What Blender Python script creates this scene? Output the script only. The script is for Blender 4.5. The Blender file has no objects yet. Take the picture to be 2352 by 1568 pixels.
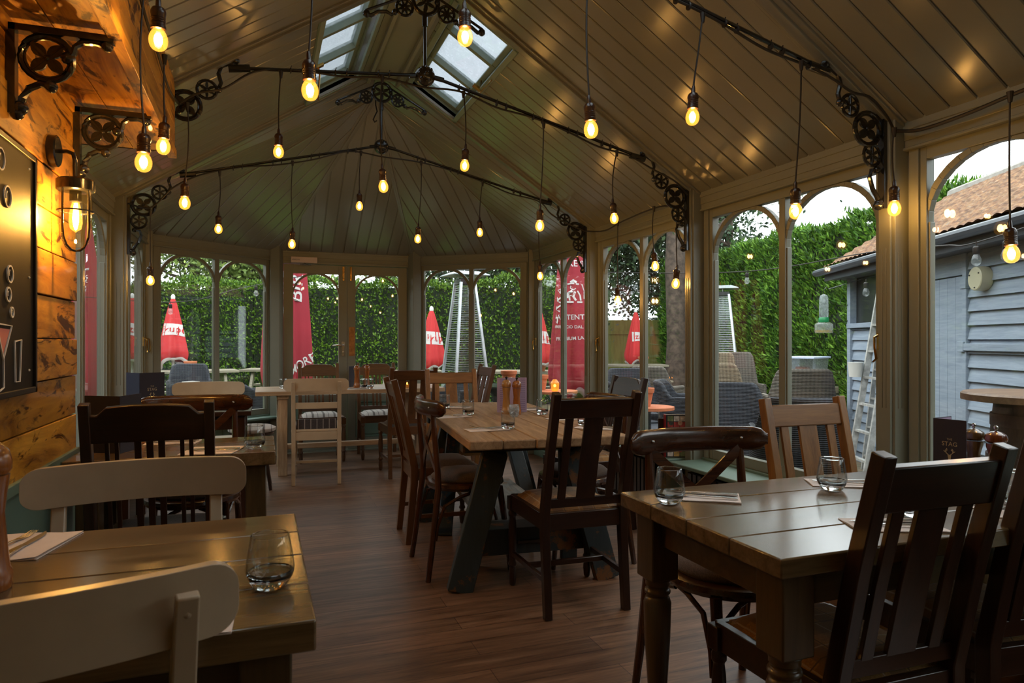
import bpy, bmesh, math, random
import numpy as np
from mathutils import Vector, Matrix
PI = math.pi
R = math.radians
random.seed(7)
rng = np.random.default_rng(11)
scn = bpy.context.scene
C = scn.collection

# ---------------------------------------------------------------- camera
cam_d = bpy.data.cameras.new('camera')
cam = bpy.data.objects.new('camera', cam_d); C.objects.link(cam)
cam_d.lens = 24.0; cam_d.sensor_width = 36.0; cam_d.clip_start = 0.02; cam_d.clip_end = 300
cam.location = (0, 0, 1.2)
cam.rotation_euler = (R(90), 0, -math.atan(576/1568.0))
cam_d.dof.use_dof = True; cam_d.dof.focus_distance = 3.6; cam_d.dof.aperture_fstop = 9
scn.camera = cam

# ---------------------------------------------------------------- world (bright overcast sky)
W = bpy.data.worlds.new('sky'); scn.world = W; W.use_nodes = True
wn = W.node_tree.nodes; wl = W.node_tree.links
bg = wn['Background']
tc = wn.new('ShaderNodeTexCoord'); sp = wn.new('ShaderNodeSeparateXYZ'); cr = wn.new('ShaderNodeValToRGB')
wl.new(tc.outputs['Generated'], sp.inputs[0]); wl.new(sp.outputs['Z'], cr.inputs[0]); wl.new(cr.outputs[0], bg.inputs[0])
cr.color_ramp.elements[0].position = 0.0; cr.color_ramp.elements[0].color = (.80, .86, .93, 1)
cr.color_ramp.elements[1].position = 0.7; cr.color_ramp.elements[1].color = (.93, .97, 1.0, 1)
SKY = 4.3
bg.inputs[1].default_value = SKY
# weak, very soft sun behind the cloud
sun_d = bpy.data.lights.new('sun', 'SUN'); sun_d.energy = 0.5; sun_d.angle = R(40); sun_d.color = (1, .97, .92)
sun = bpy.data.objects.new('sun', sun_d); C.objects.link(sun); sun.rotation_euler = (R(38), 0, R(-120))
BULB_W = 195.0       # radiance of a bulb filament
LAMP_W = 2300.0

scn.view_settings.view_transform = 'Standard'; scn.view_settings.look = 'None'
scn.view_settings.exposure = 0.0; scn.view_settings.gamma = 1.0
scn.view_settings.use_curve_mapping = False
cy = scn.cycles
cy.use_denoising = True
cy.max_bounces = 7; cy.diffuse_bounces = 3; cy.glossy_bounces = 3; cy.transmission_bounces = 6
cy.transparent_max_bounces = 12; cy.caustics_reflective = False; cy.caustics_refractive = False
cy.sample_clamp_indirect = 4.0

# ---------------------------------------------------------------- geometry helpers
class MB:
    """collects shapes; build() links them as ONE mesh object"""
    def __init__(s): s.v = []; s.f = []; s.m = []; s.mat = 0
    def add(s, vs, fs, M=None):
        n = len(s.v)
        if M is not None: vs = [M @ Vector(p) for p in vs]
        s.v.extend([tuple(p) for p in vs]); s.f.extend([tuple(i+n for i in f) for f in fs]); s.m.extend([s.mat]*len(fs))
        return s
    def box(s, x0, x1, y0, y1, z0, z1, M=None):
        if x0 > x1: x0, x1 = x1, x0
        if y0 > y1: y0, y1 = y1, y0
        if z0 > z1: z0, z1 = z1, z0
        v = [(x0,y0,z0),(x1,y0,z0),(x1,y1,z0),(x0,y1,z0),(x0,y0,z1),(x1,y0,z1),(x1,y1,z1),(x0,y1,z1)]
        f = [(0,3,2,1),(4,5,6,7),(0,1,5,4),(1,2,6,5),(2,3,7,6),(3,0,4,7)]
        return s.add(v, f, M)
    def sweep(s, pts, secs, right=(1,0,0), n=4, M=None, closed=False):
        """pts polyline; secs (w,d) per point; w measured along 'right'"""
        pts = [Vector(p) for p in pts]; k = len(pts)
        if isinstance(secs, tuple): secs = [secs]*k
        if not isinstance(secs, list): secs = [(secs, secs)]*k
        secs = [(q, q) if not isinstance(q, tuple) else q for q in secs]
        rt = Vector(right).normalized(); vs = []
        for i, p in enumerate(pts):
            if closed: t = pts[(i+1) % k]-pts[i-1]
            else: t = pts[min(i+1, k-1)]-pts[max(i-1, 0)]
            t = t.normalized() if t.length > 1e-9 else Vector((0,0,1))
            r = rt - t*rt.dot(t)
            if r.length < 1e-3:
                r = Vector((0,1,0)) - t*t.y
                if r.length < 1e-3: r = Vector((0,0,1)) - t*t.z
            r.normalize(); u = t.cross(r); w, d = secs[i]
            if n == 4:
                for a, b in ((-1,-1),(1,-1),(1,1),(-1,1)): vs.append(p + r*(a*w/2) + u*(b*d/2))
            else:
                for j in range(n):
                    a = 2*PI*j/n; vs.append(p + r*(math.cos(a)*w/2) + u*(math.sin(a)*d/2))
        fs = []
        for i in range(k if closed else k-1):
            i2 = (i+1) % k
            for j in range(n):
                j2 = (j+1) % n
                fs.append((i*n+j, i*n+j2, i2*n+j2, i2*n+j))
        if not closed:
            fs.append(tuple(range(n))[::-1]); fs.append(tuple((k-1)*n+j for j in range(n)))
        return s.add(vs, fs, M)
    def tube(s, pts, r, n=8, M=None, closed=False):
        rr = [(2*q, 2*q) for q in r] if isinstance(r, list) else (2*r, 2*r)
        return s.sweep(pts, rr, (.37, .22, .9) if n != 4 else (1,0,0), n, M, closed)
    def lathe(s, prof, n=20, M=None, sx=1, sy=1):
        vs = []; fs = []
        for r, z in prof:
            for j in range(n):
                a = 2*PI*j/n; vs.append((r*math.cos(a)*sx, r*math.sin(a)*sy, z))
        k = len(prof)
        for i in range(k-1):
            for j in range(n):
                j2 = (j+1) % n; fs.append((i*n+j, i*n+j2, (i+1)*n+j2, (i+1)*n+j))
        if prof[0][0] > 1e-6: fs.append(tuple(range(n))[::-1])
        if prof[-1][0] > 1e-6: fs.append(tuple((k-1)*n+j for j in range(n)))
        return s.add(vs, fs, M)
    def prism(s, poly, d0, d1, M=None):
        """polygon in local xz plane (x,z), extruded along y from d0 to d1"""
        n = len(poly)
        vs = [(p[0], d0, p[1]) for p in poly] + [(p[0], d1, p[1]) for p in poly]
        fs = [tuple(range(n)), tuple(range(n, 2*n))[::-1]]
        for i in range(n):
            j = (i+1) % n; fs.append((i, i+n, j+n, j))
        return s.add(vs, fs, M)
    def ball(s, c, r, n=12, k=8, sx=1, sy=1, sz=1):
        prof = [(r*math.sin(PI*i/k), -r*math.cos(PI*i/k)) for i in range(k+1)]
        prof[0] = (1e-7, -r); prof[-1] = (1e-7, r)
        return s.lathe(prof, n, Matrix.Translation(c) @ Matrix.Diagonal((sx, sy, sz, 1)))
    def build(s, name, mat=None, parent=None, bevel=0, smooth=35, recalc=True):
        me = bpy.data.meshes.new(name); me.from_pydata(s.v, [], s.f)
        mats = mat if isinstance(mat, list) else [mat]
        for m in mats: me.materials.append(m)
        if len(mats) > 1: me.polygons.foreach_set('material_index', s.m)
        me.validate(); 
        if recalc:
            bm = bmesh.new(); bm.from_mesh(me); bmesh.ops.recalc_face_normals(bm, faces=bm.faces); bm.to_mesh(me); bm.free()
        if smooth:
            me.polygons.foreach_set('use_smooth', [True]*len(me.polygons)); me.set_sharp_from_angle(angle=R(smooth))
        o = bpy.data.objects.new(name, me); C.objects.link(o)
        if parent: o.parent = parent
        if bevel:
            b = o.modifiers.new('bevel', 'BEVEL'); b.width = bevel; b.segments = 2; b.limit_method = 'ANGLE'; b.angle_limit = R(38)
            b.harden_normals = False
        return o

def tag(o, label=None, cat=None, group=None, kind=None):
    if label: o['label'] = label
    if cat: o['category'] = cat
    if group: o['group'] = group
    if kind: o['kind'] = kind
    return o
def empty(name, loc=(0,0,0), rz=0):
    o = bpy.data.objects.new(name, None); C.objects.link(o); o.location = loc; o.rotation_euler = (0, 0, rz)
    o.empty_display_size = .05
    return o
def thing(name, label, cat, loc=(0,0,0), rz=0, group=None):
    return tag(empty(name, loc, rz), label, cat, group)
def struct(o): o['kind'] = 'structure'; return o
def dup(root, loc, rz, label, group=None):
    r = root.copy(); C.objects.link(r); r.location = loc; r.rotation_euler = (0, 0, rz); r['label'] = label
    if group: r['group'] = group
    for ch in list(root.children):
        c = ch.copy(); C.objects.link(c); c.parent = r
        for g in list(ch.children):
            d = g.copy(); C.objects.link(d); d.parent = c
    return r
def T(x, y, z): return Matrix.Translation((x, y, z))
def RZ(a): return Matrix.Rotation(a, 4, 'Z')
def RX(a): return Matrix.Rotation(a, 4, 'X')
def RY(a): return Matrix.Rotation(a, 4, 'Y')

def text_mesh(txt, size, align='CENTER', bold=0):
    cu = bpy.data.curves.new('t', 'FONT'); cu.body = txt; cu.size = size; cu.align_x = align; cu.align_y = 'CENTER'; cu.resolution_u = 3; cu.offset = bold*size
    o = bpy.data.objects.new('t', cu); C.objects.link(o)
    dg = bpy.context.evaluated_depsgraph_get(); dg.update()
    me = bpy.data.meshes.new_from_object(o.evaluated_get(dg))
    vs = [tuple(v.co) for v in me.vertices]; fs = [tuple(p.vertices) for p in me.polygons]
    bpy.data.objects.remove(o); bpy.data.curves.remove(cu); bpy.data.meshes.remove(me)
    return vs, fs
def mapped(vs, fn): return [fn(*v) for v in vs]

# ---------------------------------------------------------------- materials
MATS = {}
def nodes(name):
    m = bpy.data.materials.new(name); m.use_nodes = True
    nt = m.node_tree; return m, nt.nodes, nt.links, nt.nodes['Principled BSDF']
def coords(N, L, scale=(1,1,1), rot=(0,0,0)):
    t = N.new('ShaderNodeTexCoord'); mp = N.new('ShaderNodeMapping')
    mp.inputs['Scale'].default_value = scale; mp.inputs['Rotation'].default_value = rot
    L.new(t.outputs['Object'], mp.inputs[0]); return mp.outputs[0]
def noise(N, L, vec, scale, detail=4, rough=.55, dist=0):
    n = N.new('ShaderNodeTexNoise'); n.inputs['Scale'].default_value = scale; n.inputs['Detail'].default_value = detail
    n.inputs['Roughness'].default_value = rough; n.inputs['Distortion'].default_value = dist
    L.new(vec, n.inputs['Vector']); return n.outputs['Fac']
def ramp(N, L, fac, stops):
    r = N.new('ShaderNodeValToRGB'); e = r.color_ramp.elements
    while len(e) < len(stops): e.new(.5)
    for k, (p, c) in enumerate(stops): e[k].position = p; e[k].color = (*c, 1)
    L.new(fac, r.inputs[0]); return r.outputs[0]
def mixc(N, L, fac, a, b, mode='MIX'):
    m = N.new('ShaderNodeMix'); m.data_type = 'RGBA'; m.blend_type = mode
    for sock, v in ((m.inputs[0], fac), (m.inputs[6], a), (m.inputs[7], b)):
        if hasattr(v, 'is_linked') or hasattr(v, 'links'): L.new(v, sock)
        else: sock.default_value = v if not isinstance(v, tuple) else (*v, 1)
    return m.outputs[2]
def bump(N, L, B, h, strength=.3, dist=.01):
    b = N.new('ShaderNodeBump'); b.inputs['Strength'].default_value = strength; b.inputs['Distance'].default_value = dist
    L.new(h, b.inputs['Height']); L.new(b.outputs[0], B.inputs['Normal'])
def plain(name, col, rough=.5, metal=0, coat=0, var=0, vs=8, bmp=0, spec=None):
    if name in MATS: return MATS[name]
    m, N, L, B = nodes(name)
    B.inputs['Base Color'].default_value = (*col, 1); B.inputs['Roughness'].default_value = rough; B.inputs['Metallic'].default_value = metal
    B.inputs['Coat Weight'].default_value = coat
    if spec is not None: B.inputs['Specular IOR Level'].default_value = spec
    v = coords(N, L); f = noise(N, L, v, vs, 5)
    k = var if var else .06
    L.new(ramp(N, L, f, [(.3, tuple(c*(1-k) for c in col)), (.7, tuple(min(1, c*(1+k)) for c in col))]), B.inputs['Base Color'])
    if bmp: bump(N, L, B, noise(N, L, v, vs*6, 4), bmp, .004)
    MATS[name] = m; return m
def wood(name, dark, light, axis='z', rough=.35, coat=0, scale=1, bmp=.15, wear=None, contrast=(.3, .7)):
    key = name+'_'+axis
    if key in MATS: return MATS[key]
    m, N, L, B = nodes(key)
    s = {'x': (1.2, 14, 14), 'y': (14, 1.2, 14), 'z': (14, 14, 1.2)}[axis]
    v = coords(N, L, tuple(q*scale for q in s))
    f = noise(N, L, v, 1.6, 8, .6, .8); v2 = coords(N, L, tuple(q*scale*4 for q in s)); g = noise(N, L, v2, 3, 4)
    mx = N.new('ShaderNodeMath'); mx.operation = 'MULTIPLY_ADD'; L.new(g, mx.inputs[0]); mx.inputs[1].default_value = .35; L.new(f, mx.inputs[2])
    sb = N.new('ShaderNodeMath'); sb.operation = 'SUBTRACT'; L.new(mx.outputs[0], sb.inputs[0]); sb.inputs[1].default_value = .17
    col = ramp(N, L, sb.outputs[0], [(contrast[0], dark), (contrast[1], light)])
    if wear:
        w = noise(N, L, coords(N, L), 9, 6, .7)
        wr = ramp(N, L, w, [(.56, (0,0,0)), (.62, (1,1,1))]); col = mixc(N, L, wr, col, wear)
    L.new(col, B.inputs['Base Color']); B.inputs['Roughness'].default_value = rough; B.inputs['Coat Weight'].default_value = coat
    B.inputs['Coat Roughness'].default_value = .15
    if bmp: bump(N, L, B, sb.outputs[0], bmp, .003)
    MATS[key] = m; return m
def emis(name, col, strength):
    m = bpy.data.materials.new(name); m.use_nodes = True; N = m.node_tree.nodes; L = m.node_tree.links
    N.remove(N['Principled BSDF']); e = N.new('ShaderNodeEmission'); e.inputs[0].default_value = (*col, 1); e.inputs[1].default_value = strength
    L.new(e.outputs[0], N['Material Output'].inputs[0]); MATS[name] = m; return m
def pane_mat(name, tint=(1,1,1), ior=1.5, haze=0.0, rough=0.0, emit=None, edge=None):
    """thin clear sheet: see-through plus mirror reflection by angle"""
    m = bpy.data.materials.new(name); m.use_nodes = True; N = m.node_tree.nodes; L = m.node_tree.links
    N.remove(N['Principled BSDF'])
    t = N.new('ShaderNodeBsdfTransparent'); t.inputs[0].default_value = (*tint, 1)
    g = N.new('ShaderNodeBsdfGlossy'); g.inputs['Roughness'].default_value = rough
    ge = N.new('ShaderNodeNewGeometry'); dt = N.new('ShaderNodeVectorMath'); dt.operation = 'DOT_PRODUCT'
    L.new(ge.outputs['Normal'], dt.inputs[0]); L.new(ge.outputs['Incoming'], dt.inputs[1])
    def mth(op, a, b=None):
        q = N.new('ShaderNodeMath'); q.operation = op
        for i, v in enumerate((a, b)):
            if v is None: continue
            if isinstance(v, (int, float)): q.inputs[i].default_value = v
            else: L.new(v, q.inputs[i])
        return q.outputs[0]
    f0 = ((ior-1)/(ior+1))**2          # Schlick reflectance, the same from both sides of the sheet
    fr = mth('ADD', mth('MULTIPLY', mth('POWER', mth('SUBTRACT', 1.0, mth('ABSOLUTE', dt.outputs['Value'])), 5.0), 1-f0), f0)
    mx = N.new('ShaderNodeMixShader'); L.new(fr, mx.inputs[0])
    base = t.outputs[0]
    if edge is not None:
        rim = mth('POWER', mth('SUBTRACT', 1.0, mth('ABSOLUTE', dt.outputs['Value'])), 2.5)
        L.new(mixc(N, L, rim, tint, edge), t.inputs[0])
    if haze:
        d = N.new('ShaderNodeBsdfTranslucent'); d.inputs[0].default_value = (.8, .85, .88, 1)
        n1 = noise(N, L, coords(N, L), 45, 6, .7); rr = N.new('ShaderNodeMapRange'); L.new(n1, rr.inputs[0])
        rr.inputs[1].default_value = .35; rr.inputs[2].default_value = .65; rr.inputs[3].default_value = haze*.5; rr.inputs[4].default_value = min(1, haze*1.5)
        mh = N.new('ShaderNodeMixShader'); L.new(rr.outputs[0], mh.inputs[0]); L.new(t.outputs[0], mh.inputs[1]); L.new(d.outputs[0], mh.inputs[2]); base = mh.outputs[0]
    if emit:
        e = N.new('ShaderNodeEmission'); e.inputs[0].default_value = (*emit[0], 1); e.inputs[1].default_value = emit[1]
        ad = N.new('ShaderNodeAddShader'); L.new(base, ad.inputs[0]); L.new(e.outputs[0], ad.inputs[1]); base = ad.outputs[0]
    L.new(base, mx.inputs[1]); L.new(g.outputs[0], mx.inputs[2]); L.new(mx.outputs[0], N['Material Output'].inputs[0])
    MATS[name] = m; return m

M_PAINT = plain('sage_paint', (.205, .212, .172), .38, var=.05, vs=3, bmp=.02)
M_CEIL = plain('ceiling_paint', (.185, .186, .155), .22, var=.05, vs=2, bmp=.02, spec=.8)
M_GREEN = plain('green_paint', (.13, .205, .165), .42, var=.08, vs=3, bmp=.03)
M_SKYP = plain('skylight_paint', (.20, .27, .22), .45, var=.08)
M_IRON = plain('black_iron', (.012, .012, .013), .22, 0, .4, var=.2, vs=20, bmp=.15)
M_CABLE = plain('black_rubber', (.014, .011, .010), .5, var=.1)
M_SOCKET = plain('bulb_socket', (.030, .012, .006), .28, 0, .2, var=.3)
M_BRASS = plain('brass', (.62, .36, .10), .22, 1, var=.12, vs=20)
M_STEEL = plain('steel', (.55, .53, .5), .22, 1, var=.1, vs=20)
M_GALV = plain('galvanised_steel', (.55, .6, .63), .38, .8, var=.12, vs=12)
M_PANE = pane_mat('window_glass', (.965, .985, .97), 1.52)
M_SKYG = pane_mat('skylight_glass', (.40, .42, .43), 1.5, haze=.12)
M_SKYC = pane_mat('clear_skylight_glass', (.88, .93, .93), 1.5, haze=.3)  # clearer panes for the added roof lights, passing more daylight
M_TERRA = plain('terracotta', (.50, .15, .06), .75, var=.15, vs=14, bmp=.1)
M_CHALK = plain('chalk_paint', (.8, .8, .78), .8)
M_WHITE = plain('white_paint', (.75, .75, .72), .4, var=.04)
M_BLACKB = plain('chalkboard', (.012, .011, .010), .55, var=.4, vs=4, spec=.25)
M_NAPKIN = plain('paper_napkin', (.78, .70, .66), .85, var=.04, vs=20, bmp=.1)
M_CREAM = plain('cream_chair_paint', (.46, .36, .245), .32, 0, .15, var=.07, vs=9, bmp=.03)

def M_DARK(a='z'): return wood('dark_stained_wood', (.012, .004, .002), (.036, .012, .005), a, .30, .25)
def M_BENT(a='x'): return wood('bentwood_brown', (.020, .006, .003), (.085, .028, .010), a, .24, .4)
def M_OAK(a='z'): return wood('honey_oak', (.15, .060, .014), (.30, .135, .036), a, .36, .15)
def M_OAKD(a='z'): return wood('brown_oak', (.055, .022, .007), (.12, .05, .017), a, .34, .2)
def M_PINE(a='x'): return wood('waxed_table_wood', (.085, .052, .022), (.20, .125, .055), a, .20, .35, bmp=.05)
def M_LEGS(a='z'): return wood('table_leg_wood', (.050, .028, .010), (.105, .062, .024), a, .32, .2, bmp=.05)
def M_RUST(a='y'): return wood('worn_pine_planks', (.20, .115, .055), (.44, .285, .155), a, .5, .05, scale=1.3, bmp=.35)
def M_FARP(a='x'): return wood('pale_scrubbed_pine', (.28, .17, .09), (.55, .40, .26), a, .42, .1)
M_TREST = wood('grey_blue_painted_wood', (.020, .030, .032), (.034, .047, .050), 'z', .5, 0, wear=(.17, .07, .02))
def M_MILL(a='z'): return wood('pepper_mill_wood', (.17, .048, .010), (.42, .15, .032), a, .22, .5)

def wallwood():
    m, N, L, B = nodes('rustic_stained_planks')
    v = coords(N, L, (6, .8, 5)); f = noise(N, L, v, 2.2, 8, .65, 1.2)
    col = ramp(N, L, f, [(.30, (.18, .055, .006)), (.48, (.52, .25, .030)), (.70, (.80, .45, .065))])
    v2 = coords(N, L, (3, 1.6, 5)); g = noise(N, L, v2, 2.6, 7, .62, 1.6)
    st = ramp(N, L, g, [(.54, (0,0,0)), (.62, (1,1,1))]); col = mixc(N, L, st, col, (.07, .018, .003))
    gi = N.new('ShaderNodeNewGeometry')
    pr = ramp(N, L, gi.outputs['Random Per Island'], [(0, (.62, .58, .52)), (1, (1.1, 1.08, 1.05))])
    col = mixc(N, L, 1.0, col, pr, 'MULTIPLY')
    L.new(col, B.inputs['Base Color']); B.inputs['Roughness'].default_value = .42; B.inputs['Coat Weight'].default_value = .12
    bump(N, L, B, f, .3, .004); return m
M_RUSTIC = wallwood()

def floor_mat():
    m, N, L, B = nodes('laminate_floor')
    v = coords(N, L)
    br = N.new('ShaderNodeTexBrick'); L.new(v, br.inputs['Vector'])
    br.inputs['Scale'].default_value = 1; br.inputs['Brick Width'].default_value = 1.25; br.inputs['Row Height'].default_value = .125
    br.inputs['Mortar Size'].default_value = .0016; br.inputs['Mortar Smooth'].default_value = .2; br.offset = .37
    br.inputs['Color1'].default_value = (.72, .72, .72, 1); br.inputs['Color2'].default_value = (1.1, 1.1, 1.1, 1); br.inputs['Mortar'].default_value = (.25, .22, .2, 1)
    v2 = coords(N, L, (1.1, 14, 1)); f = noise(N, L, v2, 2.3, 9, .66, .9)
    col = ramp(N, L, f, [(.30, (.070, .030, .014)), (.50, (.175, .090, .048)), (.70, (.27, .152, .088))])
    v3 = coords(N, L, (.8, 9, 1)); g = noise(N, L, v3, 1.2, 5, .6, .5)
    gc = ramp(N, L, g, [(.3, (.72, .70, .68)), (.7, (1.12, 1.1, 1.08))])
    col = mixc(N, L, 1.0, col, gc, 'MULTIPLY'); col = mixc(N, L, 1.0, col, br.outputs[0], 'MULTIPLY')
    L.new(col, B.inputs['Base Color']); B.inputs['Roughness'].default_value = .40
    bump(N, L, B, f, .12, .002); return m
M_FLOOR = floor_mat()

def fabric(name, col, dark, stripes=None, scale=260):
    m, N, L, B = nodes(name); v = coords(N, L, (scale, scale, scale))
    w = N.new('ShaderNodeTexNoise'); w.inputs['Scale'].default_value = 1.0; w.inputs['Detail'].default_value = 2; L.new(v, w.inputs['Vector'])
    c = ramp(N, L, w.outputs['Fac'], [(.35, dark), (.65, col)])
    if stripes:
        v2 = coords(N, L); s = N.new('ShaderNodeSeparateXYZ'); L.new(v2, s.inputs[0])
        for ax, per, wd, sc, off in stripes:
            a = N.new('ShaderNodeMath'); a.operation = 'ADD'; L.new(s.outputs[ax], a.inputs[0]); a.inputs[1].default_value = 10+off
            b = N.new('ShaderNodeMath'); b.operation = 'MODULO'; L.new(a.outputs[0], b.inputs[0]); b.inputs[1].default_value = per
            d = N.new('ShaderNodeMath'); d.operation = 'LESS_THAN'; L.new(b.outputs[0], d.inputs[0]); d.inputs[1].default_value = wd
            c = mixc(N, L, d.outputs[0], c, sc)
    L.new(c, B.inputs['Base Color']); B.inputs['Roughness'].default_value = .9; B.inputs['Sheen Weight'].default_value = .15
    bump(N, L, B, w.outputs['Fac'], .3, .002); return m
F_BROWN = fabric('brown_woven_fabric', (.110, .070, .050), (.050, .030, .020))
F_PLAID = fabric('mustard_tartan', (.33, .17, .045), (.22, .105, .028), [('X', .145, .05, (.17, .085, .03), 0), ('Y', .145, .05, (.20, .10, .03), .03), ('X', .145, .004, (.36, .27, .17), .02), ('Y', .145, .004, (.36, .27, .17), .08), ('X', .145, .004, (.09, .05, .02), .09), ('Y', .145, .004, (.09, .05, .02), .12)])
F_LEATH = plain('tan_leather', (.20, .075, .025), .45, var=.25, vs=12, bmp=.1)
F_STRIPE = fabric('striped_cushion', (.50, .46, .42), (.40, .36, .33), [('X', .105, .020, (.12, .10, .09), 0), ('X', .105, .005, (.10, .08, .08), .040)])
F_DIAM = fabric('dark_patterned_fabric', (.06, .05, .05), (.025, .02, .02), [('X', .05, .006, (.28, .25, .23), 0)])

# ================================================================ THE ROOM
XR, XL, XC = 2.72, -.944, .888          # inner wall faces, centre line
ZE, SL = 2.17, .64                      # eaves height and roof slope
TR = [-2.227, -.712, .803, 2.318, 3.833, 5.339]    # truss positions
YK, YD = 6.80, 7.66                     # corners of the bayed end
XD0, XD1 = .166, 1.61
APEX = (XC, 5.72, 3.24)
def roofz(x): return ZE + SL*(XR-x) if x > XC else ZE + SL*(x-XL)
RIDGE = roofz(XC)

# floor
m = MB(); m.box(-1.2, 2.80, -2.5, 6.85, -.08, 0); m.prism([(-.99, 6.85), (2.76, 6.85), (1.65, 7.72), (.13, 7.72)], 0, .08, Matrix(((1,0,0,0),(0,0,1,0),(0,-1,0,0),(0,0,0,1))))
struct(m.build('floor', M_FLOOR, smooth=0))

# ---- board clad ceiling: strips clipped from planar polygons, chamfer gaps over a backing sheet
def clip(poly, u0, u1):
    def cut(P, k, s):
        out = []
        for i in range(len(P)):
            a, b = P[i], P[(i+1) % len(P)]; ia, ib = s*(a[0]-k) >= 0, s*(b[0]-k) >= 0
            if ia: out.append(a)
            if ia != ib:
                t = (k-a[0])/(b[0]-a[0]); out.append((k, a[1]+t*(b[1]-a[1])))
        return out
    P = cut(poly, u0, 1)
    return cut(P, u1, -1) if P else P
def boards(m, poly3, udir, width=.118, gap=.0032, th=.008, back=.03):
    P = [Vector(p) for p in poly3]; o = P[0]; u = Vector(udir).normalized()
    nrm = Vector((0,0,0))
    for i in range(1, len(P)-1): nrm += (P[i]-o).cross(P[i+1]-o)
    nrm.normalize()
    if nrm.z > 0: nrm = -nrm
    u = (u-nrm*u.dot(nrm)).normalized()
    v = nrm.cross(u)
    q = [((p-o).dot(u), (p-o).dot(v)) for p in P]
    lo, hi = min(a for a, b in q), max(a for a, b in q)
    def up(a, b, d): return tuple(o + u*a + v*b - nrm*d)
    k = lo
    while k < hi-1e-4:
        c = clip(q, k+gap, min(k+width, hi)-gap); k += width
        if len(c) < 3: continue
        n = len(c); ctr = (sum(a for a, b in c)/n)
        inner = []
        for a, b in c: inner.append((a - .004*(1 if a > ctr else -1), b))
        vs = [up(a, b, 0) for a, b in inner] + [up(a, b, .004) for a, b in c] + [up(a, b, th) for a, b in c]
        fs = [tuple(range(n))]
        for i in range(n):
            j = (i+1) % n; fs.append((i, j, n+j, n+i)); fs.append((n+i, n+j, 2*n+j, 2*n+i))
        m.add(vs, fs)
    n = len(q); vs = [up(a, b, th) for a, b in q] + [up(a, b, th+back) for a, b in q]
    fs = [tuple(range(n)), tuple(range(n, 2*n))[::-1]] + [(i, (i+1) % n, n+(i+1) % n, n+i) for i in range(n)]
    m.add(vs, fs)
m = MB()
def slope_quad(side, y0, y1, xa, xb):       # xa eave-ward, xb ridge-ward
    return [(xa, y0, roofz(xa)), (xa, y1, roofz(xa)), (xb, y1, roofz(xb)), (xb, y0, roofz(xb))]
SKX = .558                                   # skylights: lower edge distance from centre line
SKT = .215
sy0, sy1 = TR[4]+.06, TR[5]-.05
for side in (1, -1):
    e = XR+.14 if side > 0 else XL-.14
    def X(d): return XC + side*d
    ez = ZE - SL*.14
    def quad(y0, y1, xa, xb):
        za = ZE - SL*(side*(xa-(XR if side > 0 else XL))); zb = ZE + SL*abs((XR if side > 0 else XL)-xb)
        return [(xa, y0, za), (xa, y1, za), (xb, y1, zb), (xb, y0, zb)]
    boards(m, quad(-2.4, .87, e, XC), (0,1,0)); boards(m, quad(2.25, TR[4]+.06, e, XC), (0,1,0))
    boards(m, quad(.87, 2.25, e, X(.80)), (0,1,0)); boards(m, quad(.87, 2.25, X(SKT), XC), (0,1,0))
    boards(m, quad(sy0, sy1, e, X(SKX)), (0,1,0))
    boards(m, quad(sy0, sy1, X(SKT), XC), (0,1,0))
    boards(m, quad(sy1, TR[5], e, XC), (0,1,0))
    # bayed end
    boards(m, [(e, TR[5], ez), (e, YK+.05, ez), APEX], (0,1,0))
    boards(m, [(e, TR[5], ez), APEX, (XC, TR[5], RIDGE)], (0,1,0))
    xd = XD1 if side > 0 else XD0
    k0 = (e, YK+.05, ez); k1 = (xd+side*.03, YD+.14, ez)
    boards(m, [k0, k1, APEX], (k1[0]-k0[0], k1[1]-k0[1], 0))
boards(m, [(XD0-.03, YD+.14, ZE-SL*.14), (XD1+.03, YD+.14, ZE-SL*.14), APEX], (1,0,0))
struct(m.build('ceiling', M_CEIL, smooth=0, recalc=False))

# ---- cover strips on the rafters and hips
tn = [0]
def trim(mb, mat, **k):
    tn[0] += 1; return struct(mb.build('trim_%d' % tn[0], mat, **k))
for y in TR:
    m = MB()
    for side in (1, -1):
        e = XR if side > 0 else XL
        a = Vector((e, y, ZE)); b = Vector((XC, y, RIDGE))
        m.sweep([a, b], (.11, .024), (0,1,0)); m.sweep([a, b], (.052, .052), (0,1,0))
    trim(m, M_CEIL, bevel=.004)
m = MB()
for p in ((XR, YK), (XL, YK), (XD1, YD), (XD0, YD)):
    a = Vector((p[0], p[1], ZE)); b = Vector(APEX); d = (b-a); rt = Vector((-d.y, d.x, 0))
    m.sweep([a, b], (.06, .022), rt); m.sweep([a, b], (.022, .04), rt)
m.sweep([(XC, -2.4, RIDGE), (XC, TR[4]+.06, RIDGE)], (.10, .05), (1,0,0))
m.sweep([(XC, TR[5]-.05, RIDGE), APEX], (.08, .05), (1,0,0))
trim(m, M_CEIL, bevel=.003)

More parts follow.
